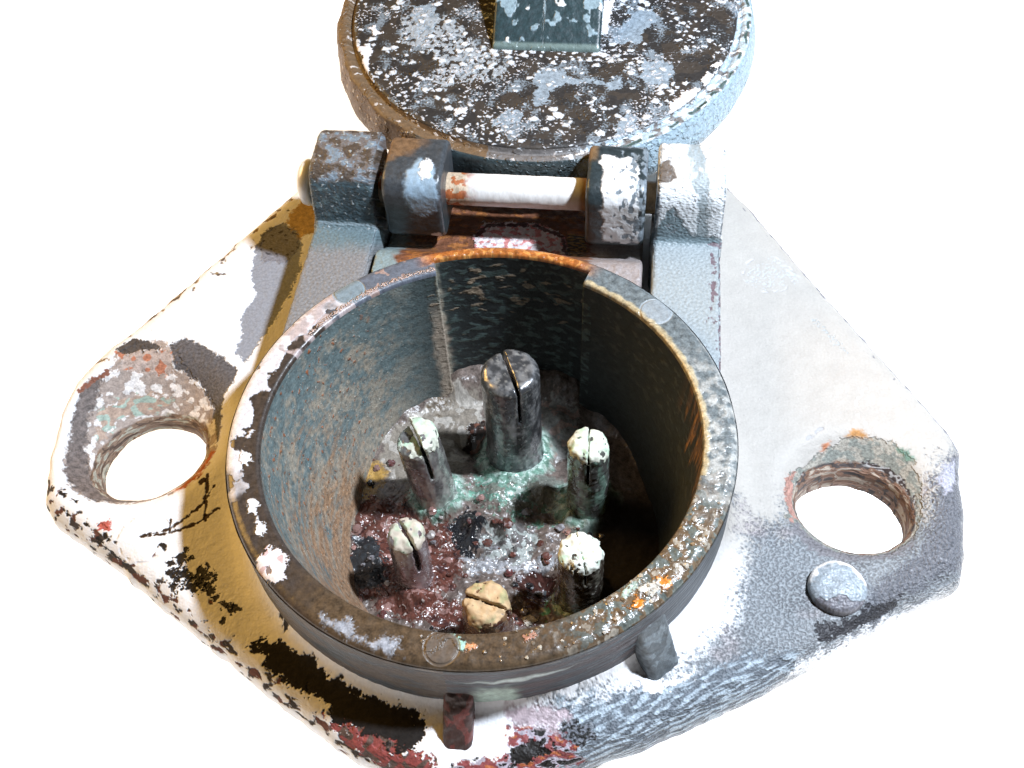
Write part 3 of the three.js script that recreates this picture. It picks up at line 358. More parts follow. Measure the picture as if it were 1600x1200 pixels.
// rear body behind the plate, resting on the added glowing sheet
part('rear_body', new THREE.LatheGeometry([[0, -15.7], [23.7, -15.7], [23.75, -5.4], [24.4, -5.4], [24.4, -26], [23.6, -26.98], [0, -26.98]].map(([r, y]) => new THREE.Vector2(r, y)), 96), std({ color: new THREE.Color().setRGB(0.04, 0.045, 0.048), roughness: 0.6 }), socket);
// ---- bottom of the bore: insulator face under wet, crusted corrosion
const PINS = [  // base x, z, radius, tip height, slot direction, colours: side, side2, top, slot depth, crust
  { p: [1.35, -11.6], r: 3.25, tip: 3.5, slot: [0.40, 0.92], metal: 0.6, side: [0.09, 0.094, 0.10], side2: [0.34, 0.345, 0.35], top: [0.40, 0.395, 0.41], depth: 6.0, crust: 0.10, slotW: 0.17, split: 0.3 },
  { p: [-7.1, -5.0], r: 2.45, tip: -0.4, slot: [0.50, 0.86], metal: 0.6, side: [0.24, 0.225, 0.22], side2: [0.50, 0.51, 0.47], top: [0.72, 0.74, 0.62], depth: 5.5, crust: 0.20, slotW: 0.2, split: 1.7, lean: [-0.09, 0] },
  { p: [10.4, -5.2], r: 2.3, tip: 0.2, slot: [0.05, 1], metal: 0.4, side: [0.12, 0.12, 0.11], side2: [0.26, 0.40, 0.32], top: [0.70, 0.72, 0.60], depth: 5.0, crust: 0.24, slotW: 0.13, split: -0.3 },
  { p: [-7.9, 5.8], r: 2.05, tip: -2.5, slot: [0.62, 0.78], metal: 0.6, side: [0.28, 0.20, 0.20], side2: [0.44, 0.40, 0.41], top: [0.66, 0.58, 0.47], depth: 5.5, crust: 0.18, slotW: 0.28, split: 0.2 },
  { p: [10.4, 6.6], r: 2.4, tip: -2.0, slot: [0.3, 0.95], side: [0.045, 0.035, 0.028], side2: [0.16, 0.15, 0.12], top: [0.74, 0.76, 0.68], depth: 4.0, crust: 0.4, slotW: 0.1, split: 0 },
  { p: [1.3, 12.4], r: 2.55, tip: -3.5, slot: [0.97, 0.25], side: [0.11, 0.045, 0.03], side2: [0.26, 0.15, 0.08], top: [0.58, 0.40, 0.22], depth: 2.6, crust: 0.36, slotW: 0.14, split: 0.5 },
];
const FY = -13, Q0 = hitY(FY + 0.5), QF = on(Q0);
const LUMPS = [ // photograph pixel, radius mm, height mm
  [775, 778, 3.4, 1.7], [845, 762, 2.6, 1.5], [735, 742, 1.6, 0.8], [738, 815, 2.2, 1.6], [705, 800, 1.4, 1.1], [800, 830, 1.6, 0.7], [810, 855, 1.4, 0.5], [580, 872, 2.6, 1.0], [575, 905, 1.8, 0.8], [690, 835, 1.5, 0.9],
  [720, 880, 1.6, 0.8], [650, 940, 2.0, 0.8], [595, 925, 1.6, 0.7], [870, 655, 3.2, 1.4], [845, 700, 1.6, 0.9], [700, 760, 1.6, 0.8], [888, 815, 1.3, 0.9], [820, 975, 1.0, 1.0], [640, 790, 1.4, 0.9], [590, 790, 1.6, 0.9], [760, 700, 1.2, -0.8], [735, 690, 2.2, -1.6], [850, 905, 2.6, -2.6], [880, 925, 2.4, -1.5], [560, 885, 2.2, -0.6], [710, 990, 2.5, -0.8],
].map(([px, py, r, h]) => [...Q0([px, py]), r, h]);
const RING = Q0([765, 838]);
function floorY(x, z) {
  let y = FY + 0.35 * fbm(x * 0.22, z * 0.22, 3, 3);
  for (const [a, b, r, h] of LUMPS) { const d = Math.hypot(x - a, z - b) / r; if (d < 1.6) y += h * Math.exp(-2.2 * d * d); }
  for (const q of PINS) { const d = Math.hypot(x - q.p[0], z - q.p[1]); y += 1.1 * sst(q.r + 1.9, q.r + 0.3, d + 0.5 * noise(x, z, 4)); }
  const rg = Math.hypot(x - RING[0], z - RING[1]); y += 0.7 * Math.exp(-(((rg - 2.0) / 0.55) ** 2)) - 0.5 * Math.exp(-((rg / 1.3) ** 2));
  const crumb = sst(-8, -2, z + 0.5 * x * 0.4) * sst(14, 8, x), rr = Math.hypot(x, z);
  y += (0.25 + 0.45 * crumb) * fbm(x * 0.55, z * 0.55, 9, 3) + (0.03 + 0.10 * crumb) * noise(x * 1.9, z * 1.9, 2) + 0.03 * noise(x * 4, z * 4, 2);
  y += 1.6 * sst(19.2, 21.6, rr) * (0.6 + 0.5 * noise(x * 0.4, z * 0.4, 6));
  y += 2.2 * sst(-18.5, -22.5, z) * sst(10, 7, Math.abs(x - 0.5));
  return y;
}
const fc = new Coat(-24, 24, -24, 24, 20).only((x, z) => Math.hypot(x, z) < 24);
const MAROON = [0.10, 0.036, 0.026], TAR = [0.013, 0.013, 0.015], GREEN = [0.13, 0.23, 0.18], MINT = [0.36, 0.43, 0.38], ASH = [0.30, 0.27, 0.24], PINK = [0.26, 0.145, 0.125];
fc.lay(1, (x, z) => jit([0.13, 0.10, 0.085], 0.6, x, z), 0.35, (x, z) => 0.06 * fbm(x * 2, z * 2, 5, 3));
fc.patch(QF(d7([[240, 420], [300, 360], [420, 280], [540, 220], [620, 240], [640, 330], [600, 420], [560, 520], [480, 560], [360, 600], [280, 560], [230, 480]])), (x, z) => jit(fbm(x * 0.4, z * 0.4, 7, 3) > 0.08 ? [0.36, 0.33, 0.29] : [0.22, 0.19, 0.155], 0.4, x, z), 0.35, 0.02, 1.0, 0.6, 0.4);
fc.patch(QF(d7([[130, 560], [180, 500], [230, 490], [250, 560], [200, 640], [150, 660]])), tone([0.34, 0.20, 0.05], 0.5), 0.4, 0.02, 1, 0.7, 0.5);
fc.patch(QF(d7([[430, 230], [470, 215], [500, 260], [470, 310], [430, 290]])), tone([0.10, 0.07, 0.04], 0.5), 0.4, -0.02, 0.8, 0.8, 0.4);
fc.patch(QF(d7([[580, 350], [640, 330], [680, 420], [680, 490], [600, 490], [560, 430]])), (x, z) => jit(fbm(x, z, 3, 3) > 0.1 ? [0.14, 0.06, 0.04] : [0.025, 0.016, 0.013], 0.5, x, z), 0.3, -0.1, 0.9, 0.9, 0.2);
fc.patch(QF(d7([[860, 270], [930, 260], [1010, 300], [1000, 400], [960, 480], [900, 500], [860, 440]])), (x, z) => jit(fbm(x * 0.7, z * 0.7, 3, 3) > 0.05 ? [0.44, 0.33, 0.29] : [0.32, 0.31, 0.29], 0.4, x, z), 0.35, 0.03, 0.9, 0.8, 0.3);
fc.patch(QF(d7([[600, 560], [680, 500], [800, 520], [860, 560], [980, 690], [960, 740], [900, 700], [840, 680], [760, 700], [640, 660], [580, 640]])), (x, z) => { const n = fbm(x * 0.6, z * 0.6, 13, 4); return jit(n > 0.16 ? MINT : n > -0.06 ? GREEN : [0.16, 0.17, 0.14], 0.4, x, z); }, 0.22, (x, z) => 0.07 * fbm(x * 2, z * 2, 5, 3), 1.2, 0.7, 0.3);
fc.patch(QF(d7([[800, 600], [860, 560], [950, 570], [960, 640], [900, 680], [820, 660]])), (x, z) => jit([0.14, 0.145, 0.125], 0.5, x, z), 0.2, 0, 0.9, 0.8, 0.3);
fc.patch(QF(d7([[540, 600], [600, 590], [700, 660], [760, 700], [880, 720], [960, 730], [900, 770], [760, 740], [640, 700], [560, 660]])), tone([0.14, 0.32, 0.23], 0.5), 0.3, 0.1, 0.8, 1.2, 0.2, (x, z) => 0.85 * sst(-0.02, 0.3, fbm(x * 1.1, z * 1.1, 19, 4)));
fc.patch(QF(d7([[120, 660], [220, 640], [360, 640], [480, 700], [560, 780], [560, 900], [520, 980], [460, 1010], [560, 1060], [760, 1080], [860, 1130], [700, 1170], [420, 1140], [240, 1080], [160, 1000], [120, 860]])), (x, z) => { const n = fbm(x * 0.7, z * 0.7, 23, 4); return jit(n > 0.2 ? PINK : n > -0.2 ? MAROON : [0.06, 0.025, 0.022], 0.5, x, z); }, 0.2, (x, z) => 0.12 * fbm(x * 2.2, z * 2.2, 5, 3), 1.0, 0.7, 0.2);
fc.patch(QF(d7([[125, 790], [200, 780], [245, 860], [260, 960], [220, 1010], [150, 990], [120, 900]])), (x, z) => jit([0.022, 0.024, 0.027], 0.6, x, z), 0.35, 0.02, 0.8, 0.8, 0.1);
fc.patch(QF(d7([[500, 760], [580, 690], [640, 740], [640, 820], [580, 870], [530, 850]])), (x, z) => jit(TAR, 0.5, x, z), 0.15, 0.05, 0.9, 0.9, 0.1);
fc.patch(QF(d7([[330, 680], [430, 670], [510, 690], [490, 730], [420, 720]])), (x, z) => jit(TAR, 0.5, x, z), 0.2, 0.05, 0.8, 1, 0.1);
fc.patch(QF(d7([[610, 780], [700, 730], [800, 740], [860, 800], [830, 880], [740, 900], [640, 880]])), (x, z) => { const n = fbm(x * 0.9, z * 0.9, 29, 4); return jit(n > 0.0 ? [0.31, 0.33, 0.31] : [0.13, 0.12, 0.115], 0.5, x, z); }, 0.15, (x, z) => 0.09 * fbm(x * 2.4, z * 2.4, 5, 3), 0.8, 0.8, 0.3);
fc.patch(QF(d7([[560, 880], [660, 880], [760, 900], [900, 850], [940, 880], [800, 940], [700, 920], [600, 930]])), (x, z) => jit([0.30, 0.30, 0.31], 0.6, x, z), 0.15, (x, z) => 0.09 * fbm(x * 2.4, z * 2.4, 5, 3), 0.9, 0.9, 0.3);
fc.patch(QF(d7([[760, 960], [820, 910], [920, 910], [960, 980], [900, 1060], [800, 1060]])), (x, z) => jit([0.05, 0.02, 0.016], 0.7, x, z), 0.25, -0.05, 0.8, 0.8, 0.2);
fc.patch(QF(d7([[860, 1040], [960, 1010], [1060, 1050], [1000, 1100], [880, 1100]])), (x, z) => jit(fbm(x, z, 4, 3) > 0 ? [0.10, 0.28, 0.16] : [0.10, 0.06, 0.05], 0.5, x, z), 0.25, 0.02, 0.9, 0.9, 0.2);
fc.patch(QF(d7([[780, 1110], [820, 1080], [850, 1120], [810, 1150]])), tone([0.55, 0.48, 0.38], 0.3), 0.35, 0.15, 0.4, 1.2);
fc.patch(QF(d7([[920, 730], [1000, 720], [1040, 760], [960, 780]])), tone([0.34, 0.17, 0.13], 0.4), 0.25, 0.1, 0.6, 1.2);
for (const [k, w] of [[0, 1.3], [1, 0.9], [2, 1.6], [4, 0.8]]) { const q = PINS[k]; fc.lay((x, z) => 0.9 * sst(q.r + w + 0.6, q.r + w - 0.5, Math.hypot(x - q.p[0], z - q.p[1]) + 1.3 * fbm(x * 0.9, z * 0.9, k * 5, 4)), (x, z) => jit(fbm(x, z, 31, 3) > 0 ? [0.36, 0.47, 0.41] : [0.15, 0.27, 0.21], 0.5, x, z), 0.25, (x, z) => 0.08 + 0.1 * fbm(x * 2, z * 2, 6, 3), [q.p[0] - 6, q.p[0] + 6, q.p[1] - 6, q.p[1] + 6]); }
fc.lay((x, z) => sst(8.5, 12, x + 2 * fbm(x * 0.3, z * 0.3, 6, 3)) * sst(-9, -5, z), (x, z) => jit([0.010, 0.007, 0.006], 0.6, x, z), 0.9);  // shade over the right of the floor, painted in as near-black
fc.lay((x, z) => 0.7 * sst(0.42, 0.5, noise(x * 2.2, z * 2.2, 44)) * sst(-10, -4, z) * sst(10, 6, x), tone([0.48, 0.42, 0.38], 0.3), 0.15, 0.15);
const NF = 260, FR = 23.7;
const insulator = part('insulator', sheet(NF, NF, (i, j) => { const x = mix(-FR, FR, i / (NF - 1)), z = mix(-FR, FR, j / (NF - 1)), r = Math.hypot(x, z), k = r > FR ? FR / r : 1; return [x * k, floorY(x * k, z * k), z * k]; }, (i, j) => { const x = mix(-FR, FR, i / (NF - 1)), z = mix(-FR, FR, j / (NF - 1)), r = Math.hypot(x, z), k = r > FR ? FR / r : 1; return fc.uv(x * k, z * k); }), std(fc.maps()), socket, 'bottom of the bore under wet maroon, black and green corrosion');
// loose wet crumbs of corrosion on the bottom and on the rusty part of the rim
function crumbs(parent, n, place, colours) {
  const bits = [], base = [0, 1, 2].map((s) => { const g = new THREE.IcosahedronGeometry(1, 1), p = g.attributes.position; for (let i = 0; i < p.count; i++) { const x = p.getX(i), y = p.getY(i), z = p.getZ(i), f = 0.85 + 0.45 * noise(x * 1.6 + s * 9, y * 1.6, z * 1.6); p.setXYZ(i, x * f, y * f, z * f); } g.computeVertexNormals(); g.deleteAttribute('uv'); return g; });
  for (let k = 0; k < n; k++) { const q = place(); if (!q) continue; const g = base[k % 3].clone(), c = colours[Math.floor(rnd() * colours.length)], s = q[3]; g.rotateX(rnd() * 6).rotateY(rnd() * 6).scale(s, s * (0.55 + 0.3 * rnd()), s * (0.7 + 0.5 * rnd())).translate(q[0], q[1], q[2]); const K = new Float32Array(g.attributes.position.count * 3), v = 0.7 + 0.6 * rnd(); for (let i = 0; i < K.length; i++) K[i] = c[i % 3] * v; g.setAttribute('color', new THREE.BufferAttribute(K, 3)); bits.push(g); }
  const m = part('corrosion_crumbs', mergeGeometries(bits), std({ vertexColors: true, roughness: 0.25, clearcoat: 1, clearcoatRoughness: 0.08 }), parent); m.userData.kind = 'stuff'; return m;
}
crumbs(insulator, 900, () => { const a = rnd() * 6.283, r = 21 * Math.sqrt(rnd()), x = r * Math.cos(a), z = r * Math.sin(a); if (z < -6 + 0.3 * x || x > 12.5 || PINS.some((q) => Math.hypot(x - q.p[0], z - q.p[1]) < q.r + 0.2)) return null; if (fbm(x * 0.35, z * 0.35, 77, 3) < -0.05) return null; const s = 0.13 + 0.62 * Math.pow(rnd(), 3); return [x, floorY(x, z) + s * 0.25, z, s]; }, [MAROON, MAROON, PINK, [0.09, 0.03, 0.028], [0.34, 0.30, 0.28], [0.20, 0.19, 0.20], TAR]);
crumbs(barrel.children[0], 110, () => { const a = (mix(104, 172, rnd())) * Math.PI / 180, r = mix(21.8, 24.6, rnd()), x = r * Math.sin(a), z = -r * Math.cos(a); if (fbm(x * 0.7, z * 0.7, 37, 3) < -0.02) return null; const s = 0.10 + 0.26 * rnd() * rnd(); return [x, 9 + rimLump(x, z) + s * 0.1, z, s]; }, [[0.40, 0.36, 0.30], [0.20, 0.13, 0.07], [0.42, 0.40, 0.36], [0.2, 0.16, 0.12], [0.30, 0.26, 0.2]]);
// ---- six split contact pins, each with its own slot and crust
for (const q of PINS) {
  const sl = Math.hypot(...q.slot), ux = q.slot[0] / sl, uz = q.slot[1] / sl, lean = q.lean || [0, 0], K = q.p[0] * 3.1 + q.p[1];
  const bot = -14.2, len = q.tip - bot;
  const f = (X, y, Z) => {
    const up = (y - bot) / len, x = X - lean[0] * (y - bot), z = Z - lean[1] * (y - bot), rr = Math.hypot(x, z);
    const top = sst(0.72, 1, up), foot = sst(0.24, 0.02, up);
    const lump = q.crust * (0.5 + 0.5 * top) * fbm(x * 0.9 + K, y * 0.7, z * 0.9, 4) + (0.03 + 0.12 * q.crust) * noise(x * 3 + K, y * 2.4, z * 3);
    const side = -x * uz + z * ux, tipH = q.tip + (side > 0 ? -0.5 : 0.5) * q.split * 0.9 + q.crust * 1.5 * fbm(x * 0.7 + K, 3, z * 0.7, 3);
    let d = slab(rr - q.r * (1 - (q.r > 3 ? 0 : 0.07) * top) - lump - foot * 0.5, y - (tipH + bot) / 2, (tipH - bot) / 2, 0.95);
    d = Math.max(d, -box2(side + 0.03 * noise(y * 0.5, x * 0.6, K), y - q.tip - 2, q.slotW * (1 + 0.3 * noise(x * 0.9 + K, y * 0.7, z * 0.9)), q.depth + 2 + 1.2 * noise(x * 0.8, 1, K), 0.1) );
    return d;
  };
  const lo = [-q.r - 2.2, bot - 0.3, -q.r - 2.2], hi = [q.r + 2.2, q.tip + 1.8, q.r + 2.2];
  const g = netMesh(f, lo, hi, 0.145, null, (x, y, z) => {
    const a = fbm(x * 1.1 + K, y * 0.35, z * 1.1, 4), b = fbm(x * 2.2 + K, y * 1.6, z * 2.2, 3), c = [0, 1, 2].map((i) => mix(q.side[i], q.side2[i], sst(-0.15, 0.25, a + 0.3 * b)));
    return b > 0.3 ? c.map((v, i) => mix(v, [0.6, 0.6, 0.56][i], 0.5)) : c;
  });
  g.translate(q.p[0], 0, q.p[1]);
  const pin = part('contact_pin', g, std({ vertexColors: true, roughness: 0.27, metalness: q.metal || 0.2, clearcoat: 0.5, clearcoatRoughness: 0.16 }), socket, q.r > 2.5 && q.metal ? 'thicker dark contact pin nearest the hinge' : undefined);
  if (q.r > 3) continue;                                                // the thick pin's end is bare
  // chalky crust that has grown over the end of the pin and in places down its side
  const cap = netMesh((x, y, z) => Math.max(f(x, y, z) - 0.05 - 0.22 * fbm(x * 1.3 + K, y * 1.3, z * 1.3, 4), q.tip - 1.1 + 2.6 * fbm(x * 0.6 + K, 5, z * 0.6, 3) + 0.5 * noise(x * 2.2, y, z * 2.2) - y), [lo[0], q.tip - 4.5, lo[2]], hi, 0.13, null, (x, y, z) => { const b = 0.85 + 0.5 * fbm(x * 1.5 + K, y * 1.5, z * 1.5, 4), n = sst(0.0, 0.3, fbm(x * 0.8 + K, y * 0.8, z * 0.8 + 9, 3)); return q.top.map((v, i) => v * b * mix(1, [0.72, 0.92, 0.82][i], n)); });
  cap.translate(q.p[0], 0, q.p[1]);
  part('tip_crust', cap, std({ vertexColors: true, roughness: 0.75 }), pin);
}
// ---- hinge: two arms with ears, the web between them, the hinge pin
const AXY = 9.2, AXZ = -33.5;
// an arm's texture runs along x and along the unrolled top: v = height - z
function arm(sgn, coat) {
  const c = 19.85 * sgn;
  const f = (x, y, z) => {
    const n = 0.10 * fbm(x * 0.7, y * 0.7, z * 0.7, 3), e = 0.22 * fbm(x * 1.6 + 3, y * 1.6, z * 1.6, 3) * (z < -31 ? 1 : 0.3);
    const a = Math.max(Math.abs(x - c) - 3.75, y - 6.5 - 0.03 * (z + 29), -5 - y, z + 7, -36 - z), armD = slab(Math.abs(x - c) - 3.8, y - 0.8, 5.7, 0.4);
    const arm_ = Math.max(armD, z + 7, -36 - z);
    const ear = (() => { const w = Math.abs(x - c) - 3.8, p = box2(z + 34.0 + 0.14 * (y - 9), y - 4.5, 4.5, 9.4, 2.6), q = Math.max(w + 0.5, p + 0.5); return q > 0 ? Math.hypot(Math.max(w + 0.5, 0), Math.max(p + 0.5, 0)) - 0.5 : q - 0.5; })();
    const d = smin(arm_, ear, 0.9) + n * 0.6 + e * 0.6;
    return Math.max(d, 24.6 - Math.hypot(x, z));
  };
  return part('hinge_arm', netMesh(f, [c - 4.8, -5.6, -40], [c + 4.8, 15, -6.5], 0.25, (x, y, z, n) => coat.uv(x - c + (Math.abs(n[0]) > 0.7 ? (z + 30) * 0.25 : 0), y - z)), std(coat.maps()), socket, sgn < 0 ? 'hinge arm with teal and brown ear' : 'hinge arm with white painted ear');
}
const AL = new Coat(-5, 5, 2, 54, 22), AR = new Coat(-5, 5, 2, 54, 22);
AL.lay(1, (x, v) => jit([0.19, 0.19, 0.195], 0.4, x * 2, v * 2), 0.6, (x, v) => 0.05 * noise(x * 3, v * 3) + 0.06 * fbm(x, v, 3, 3));
AL.lay((x, v) => sst(30.5, 34, v + 1.4 * fbm(x * 0.6, v * 0.6, 4, 3)), (x, v) => jit([0.115, 0.165, 0.185], 0.35, x * 2, v * 2), 0.5);
AL.lay((x, v) => sst(36.2, 37.0, v + 0.6 * fbm(x, v, 4, 3)), (x, v) => jit([0.040, 0.066, 0.080], 0.5, x * 1.2, v * 1.2), 0.42, (x, v) => 0.08 * fbm(x * 1.4, v * 1.4, 5, 4));
AL.lay((x, v) => sst(36, 38, v) * sst(43.5, 41, v) * sst(0.0, 0.3, fbm(x * 0.7, v * 0.7, 9, 4)), (x, v) => jit([0.10, 0.155, 0.175], 0.4, x, v), 0.45, 0.03);
AL.lay((x, v) => sst(42.2, 43.2, v + 0.9 * fbm(x, v, 14, 3)), (x, v) => { const n = fbm(x * 0.55, v * 0.55, 19, 4); return jit(n > 0.12 ? [0.17, 0.21, 0.25] : n > -0.05 ? [0.14, 0.125, 0.12] : [0.075, 0.056, 0.042], 0.35, x, v); }, 0.5, (x, v) => 0.1 * fbm(x * 0.55, v * 0.55, 19, 4));
AL.lay((x, v) => v > 35 ? 0.8 * sst(0.4, 0.5, noise(x * 2.1, v * 2.1, 8) + 0.3 * fbm(x * 0.4, v * 0.4, 3, 3)) : 0, [0.34, 0.37, 0.38], 0.4, 0.06);
AL.lay((x, v) => sst(0.35, 0.15, Math.abs(v - 36.1 + 0.15 * noise(x, 2))), [0.26, 0.33, 0.36], 0.4, 0);
AR.lay(1, (x, v) => jit([0.25, 0.285, 0.30], 0.3, x * 2, v * 2), 0.6, (x, v) => 0.05 * noise(x * 3, v * 3));
AR.lay((x, v) => sst(34.6, 36, v + 0.5 * fbm(x, v, 3, 3)), (x, v) => jit([0.15, 0.20, 0.22], 0.4, x * 2, v * 2), 0.5);
const scuff = (x, v) => fbm(x * 1.0, v * 0.5, 23, 5);
AR.lay((x, v) => { if (v < 36.4) return 0; const tri = sst(0.3, -0.3, (v - 41.2) + 1.9 * Math.abs(x + 1.9) + 0.8 * noise(x, v)); const band = sst(1.1, 0.4, Math.abs(x - 1.0 + 0.10 * (v - 44)) + 1.6 * scuff(x, v)); return clamp(1 - tri - 0.75 * band) * sst(36.3, 37.0, v + 0.8 * noise(x * 1.2, v)); }, (x, v) => jit([0.62, 0.65, 0.67], 0.2, x, v), 0.55, 0.1);
AR.lay((x, v) => v > 37 ? sst(0.22, 0.34, fbm(x * 1.5, v * 1.5, 33, 5) + 0.12 * sst(1, 3, Math.abs(x - 0.8))) * 0.7 : 0, (x, v) => jit([0.24, 0.26, 0.28], 0.4, x, v), 0.5, -0.08);
AR.lay((x, v) => sst(0.4, 0.1, Math.hypot((x + 3.1) * 0.8, (v - 46.4) * 0.5) - 0.7 + 0.6 * noise(x * 1.2, v)), tone([0.12, 0.10, 0.085], 0.3), 0.5, -0.08);
AR.lay((x, v) => v < 36 && x > 2.2 ? sst(0.15, 0.3, fbm(x * 1.2, v * 0.8, 43, 4) + 0.1 * (x - 2.5)) : 0, tone([0.12, 0.085, 0.10], 0.4), 0.6, -0.04);
for (const k of [AL, AR]) k.lay((x, v) => { const d = Math.abs(Math.abs(x) - 3.75); return v > 30 ? sst(0.5, 0.1, d + 0.5 * fbm(x * 1.4, v * 1.4, 55, 4) + 0.15) : 0; }, (x, v) => jit([0.09, 0.11, 0.125], 0.4, x, v), 0.5, -0.05);
arm(-1, AL); arm(1, AR);
// rusty web between the arms, behind the barrel
{
  const wc = new Coat(-17, 17, -41, -20, 22), web = on(hitY(4.5));
  wc.lay(1, (x, z) => { const n = fbm(x * 0.5, z * 0.9, 3, 4); return jit(n > 0.1 ? [0.26, 0.10, 0.03] : [0.15, 0.06, 0.03], 0.5, x, z); }, 0.45, (x, z) => 0.16 * fbm(x * 1.2, z * 1.2, 3, 4));
  wc.lay((x, z) => sst(8.6, 9.6, x + noise(x * 0.7, z)), (x, z) => jit([0.26, 0.23, 0.225], 0.3, x * 2, z * 2), 0.5);
  wc.lay((x, z) => sst(-12.6, -13.6, x + noise(x * 0.7, z)), (x, z) => jit([0.20, 0.26, 0.27], 0.3, x * 2, z * 2), 0.5);
  wc.patch(web([[738, 350], [756, 330], [834, 330], [880, 348], [890, 388], [800, 392], [746, 386]]), (x, z) => { const n = fbm(x * 1.1, z * 1.3, 8, 4); return jit(n > -0.06 ? [0.62, 0.56, 0.56] : [0.50, 0.20, 0.19], 0.3, x, z); }, 0.4, (x, z) => 0.2 + 0.14 * fbm(x * 1.4, z * 1.4, 8, 3), 0.5, 1.2);
  wc.stroke(web([[742, 352], [760, 334], [830, 333], [876, 350], [886, 386]]), 0.5, [0.07, 0.02, 0.02], 0.4, -0.05, 0.5, 1.5);
  wc.patch(web([[884, 346], [915, 350], [915, 392], [888, 388]]), (x, z) => jit(noise(x * 1.5, z * 3.5) > 0 ? [0.28, 0.17, 0.05] : [0.05, 0.035, 0.02], 0.3, x, z), 0.5, (x, z) => 0.12 * noise(x * 1.5, z * 3.5), 0.4, 1.5);
  part('web', netMesh((x, y, z) => { const top = mix(6.6, 2.6, sst(-24.5, -31, z)) + 0.14 * fbm(x * 0.6, z * 0.6, 3, 3); return Math.max(box2(x + 0.3, z + 31, 15.3, 9.2, 0.6), y - top, -4 - y, 24.3 - Math.hypot(x, z)); }, [-16.6, -4.6, -41], [16, 7.6, -19], 0.28, (x, y, z) => wc.uv(x, z + (z < -30 ? 0 : 0))), std({ ...wc.maps(), clearcoat: 0.3, clearcoatRoughness: 0.3 }), socket, 'rust-brown web between the hinge arms with a pink flake');
}
// hinge pin: white painted rod with a domed head
{
  const rc = new Coat(-27, 24, -3.2, 3.2, 20);
  rc.lay(1, (x, a) => jit([0.74, 0.73, 0.71], 0.1, x, a), 0.4, (x, a) => 0.04 * fbm(x, a, 3, 3));
  rc.lay((x, a) => sst(-4.2, -6.4, x + 1.2 * fbm(x * 0.9, a * 1.2, 5, 4)), (x, a) => jit(fbm(x * 0.8, a * 1.5, 6, 4) > 0.02 ? [0.40, 0.12, 0.04] : [0.52, 0.40, 0.28], 0.4, x, a), 0.5, 0.04);
  rc.lay((x, a) => sst(7.1, 7.7, x + 0.3 * noise(x, a)), tone([0.32, 0.20, 0.10], 0.4), 0.35);
  const ni = 120, rod = sheet(ni, 49, (i, j) => { const x = mix(-25, 22, i / (ni - 1)), a = -Math.PI + j / 48 * 2 * Math.PI, r = 1.88 + 0.04 * noise(x, Math.cos(a), Math.sin(a)); return [x, AXY + r * Math.sin(a), AXZ + r * Math.cos(a)]; }, (i, j) => rc.uv(mix(-25, 22, i / (ni - 1)), -Math.PI + j / 48 * 2 * Math.PI));
  const rodM = part('hinge_pin', rod, std(rc.maps()), socket, 'white rod through the hinge, rusty at one end');
  const hd = new THREE.LatheGeometry([[1.7, -0.9], [2.5, -0.85], [2.72, -0.55], [2.78, -0.1], [2.6, 0.45], [2.0, 0.85], [1.0, 1.06], [0, 1.1]].map(([r, y]) => new THREE.Vector2(r, y)), 48); hd.rotateZ(Math.PI / 2); hd.translate(-24.9, AXY, AXZ);
  part('pin_head', hd, std({ color: new THREE.Color().setRGB(0.74, 0.74, 0.73), roughness: 0.3, metalness: 0.1 }), rodM, 'domed grey head');
}
// ---- lid, folded right back on its hinge; modelled in its own axes (x, n = out of the inner face, u = away from the hinge)
const lidM = new THREE.Matrix4().makeRotationX(LT).setPosition(...LP), CX = 0.5, CU = 29.6;
const onLid = (g) => g.applyMatrix4(lidM);
const ld = new Coat(-34, 35, -5, 50, 15).only((x, u) => Math.hypot(x - 0.5, u - 29.6) < 34);
const DARK = (x, u) => jit(fbm(x * 0.3, u * 0.3, 3, 3) > 0 ? [0.036, 0.029, 0.023] : [0.022, 0.020, 0.019], 0.3, x, u);
ld.lay(1, DARK, 0.5, (x, u) => 0.03 * fbm(x * 1.5, u * 1.5, 4, 3));
const BLUE = (x, u) => jit([0.20, 0.245, 0.285], 0.5, x, u);
// thin blue-grey bloom, in a band across and where the photograph shows it
const bloom = (x, u) => fbm(x * 0.42, u * 0.30, 103, 5);
ld.lay((x, u) => sst(0.06, 0.3, bloom(x, u) + 0.3 * noise(x * 4.1, u * 4.1, 3)) * 0.75, BLUE, 0.6, 0.03);
for (const P of [c8([[-20, 500], [120, 470], [250, 540], [520, 560], [640, 560], [520, 640], [380, 570], [200, 590], [110, 620], [60, 720], [-20, 740]]), c8([[600, 170], [640, 60], [800, 60], [860, 130], [740, 200], [700, 300], [520, 300], [520, 240]]), c8([[740, 430], [880, 410], [950, 460], [900, 600], [760, 580], [700, 520]]), c8([[540, 860], [620, 780], [700, 830], [680, 920], [540, 960]]), c7([[1180, 830], [1320, 760], [1420, 780], [1360, 860], [1260, 880], [1190, 860]]), c7([[640, 40], [800, 20], [820, 120], [760, 280], [620, 270], [640, 150]])]) ld.patch(L0(P), BLUE, 0.6, 0.05, 0.7, 0.9, 0.08);
ld.patch(L0(c7([[560, 120], [700, 60], [880, 120], [1000, 200], [1020, 260], [1080, 300], [1240, 380], [1300, 480], [1240, 560], [1000, 560], [860, 620], [740, 560], [840, 420], [720, 340], [560, 300]])), (x, u) => jit([0.27, 0.30, 0.325], 0.5, x, u), 0.6, 0.06, 0.8, 0.9, 0.06, (x, u) => sst(-0.06, 0.06, fbm(x * 1.5, u * 1.3, 109, 4) + 0.05));
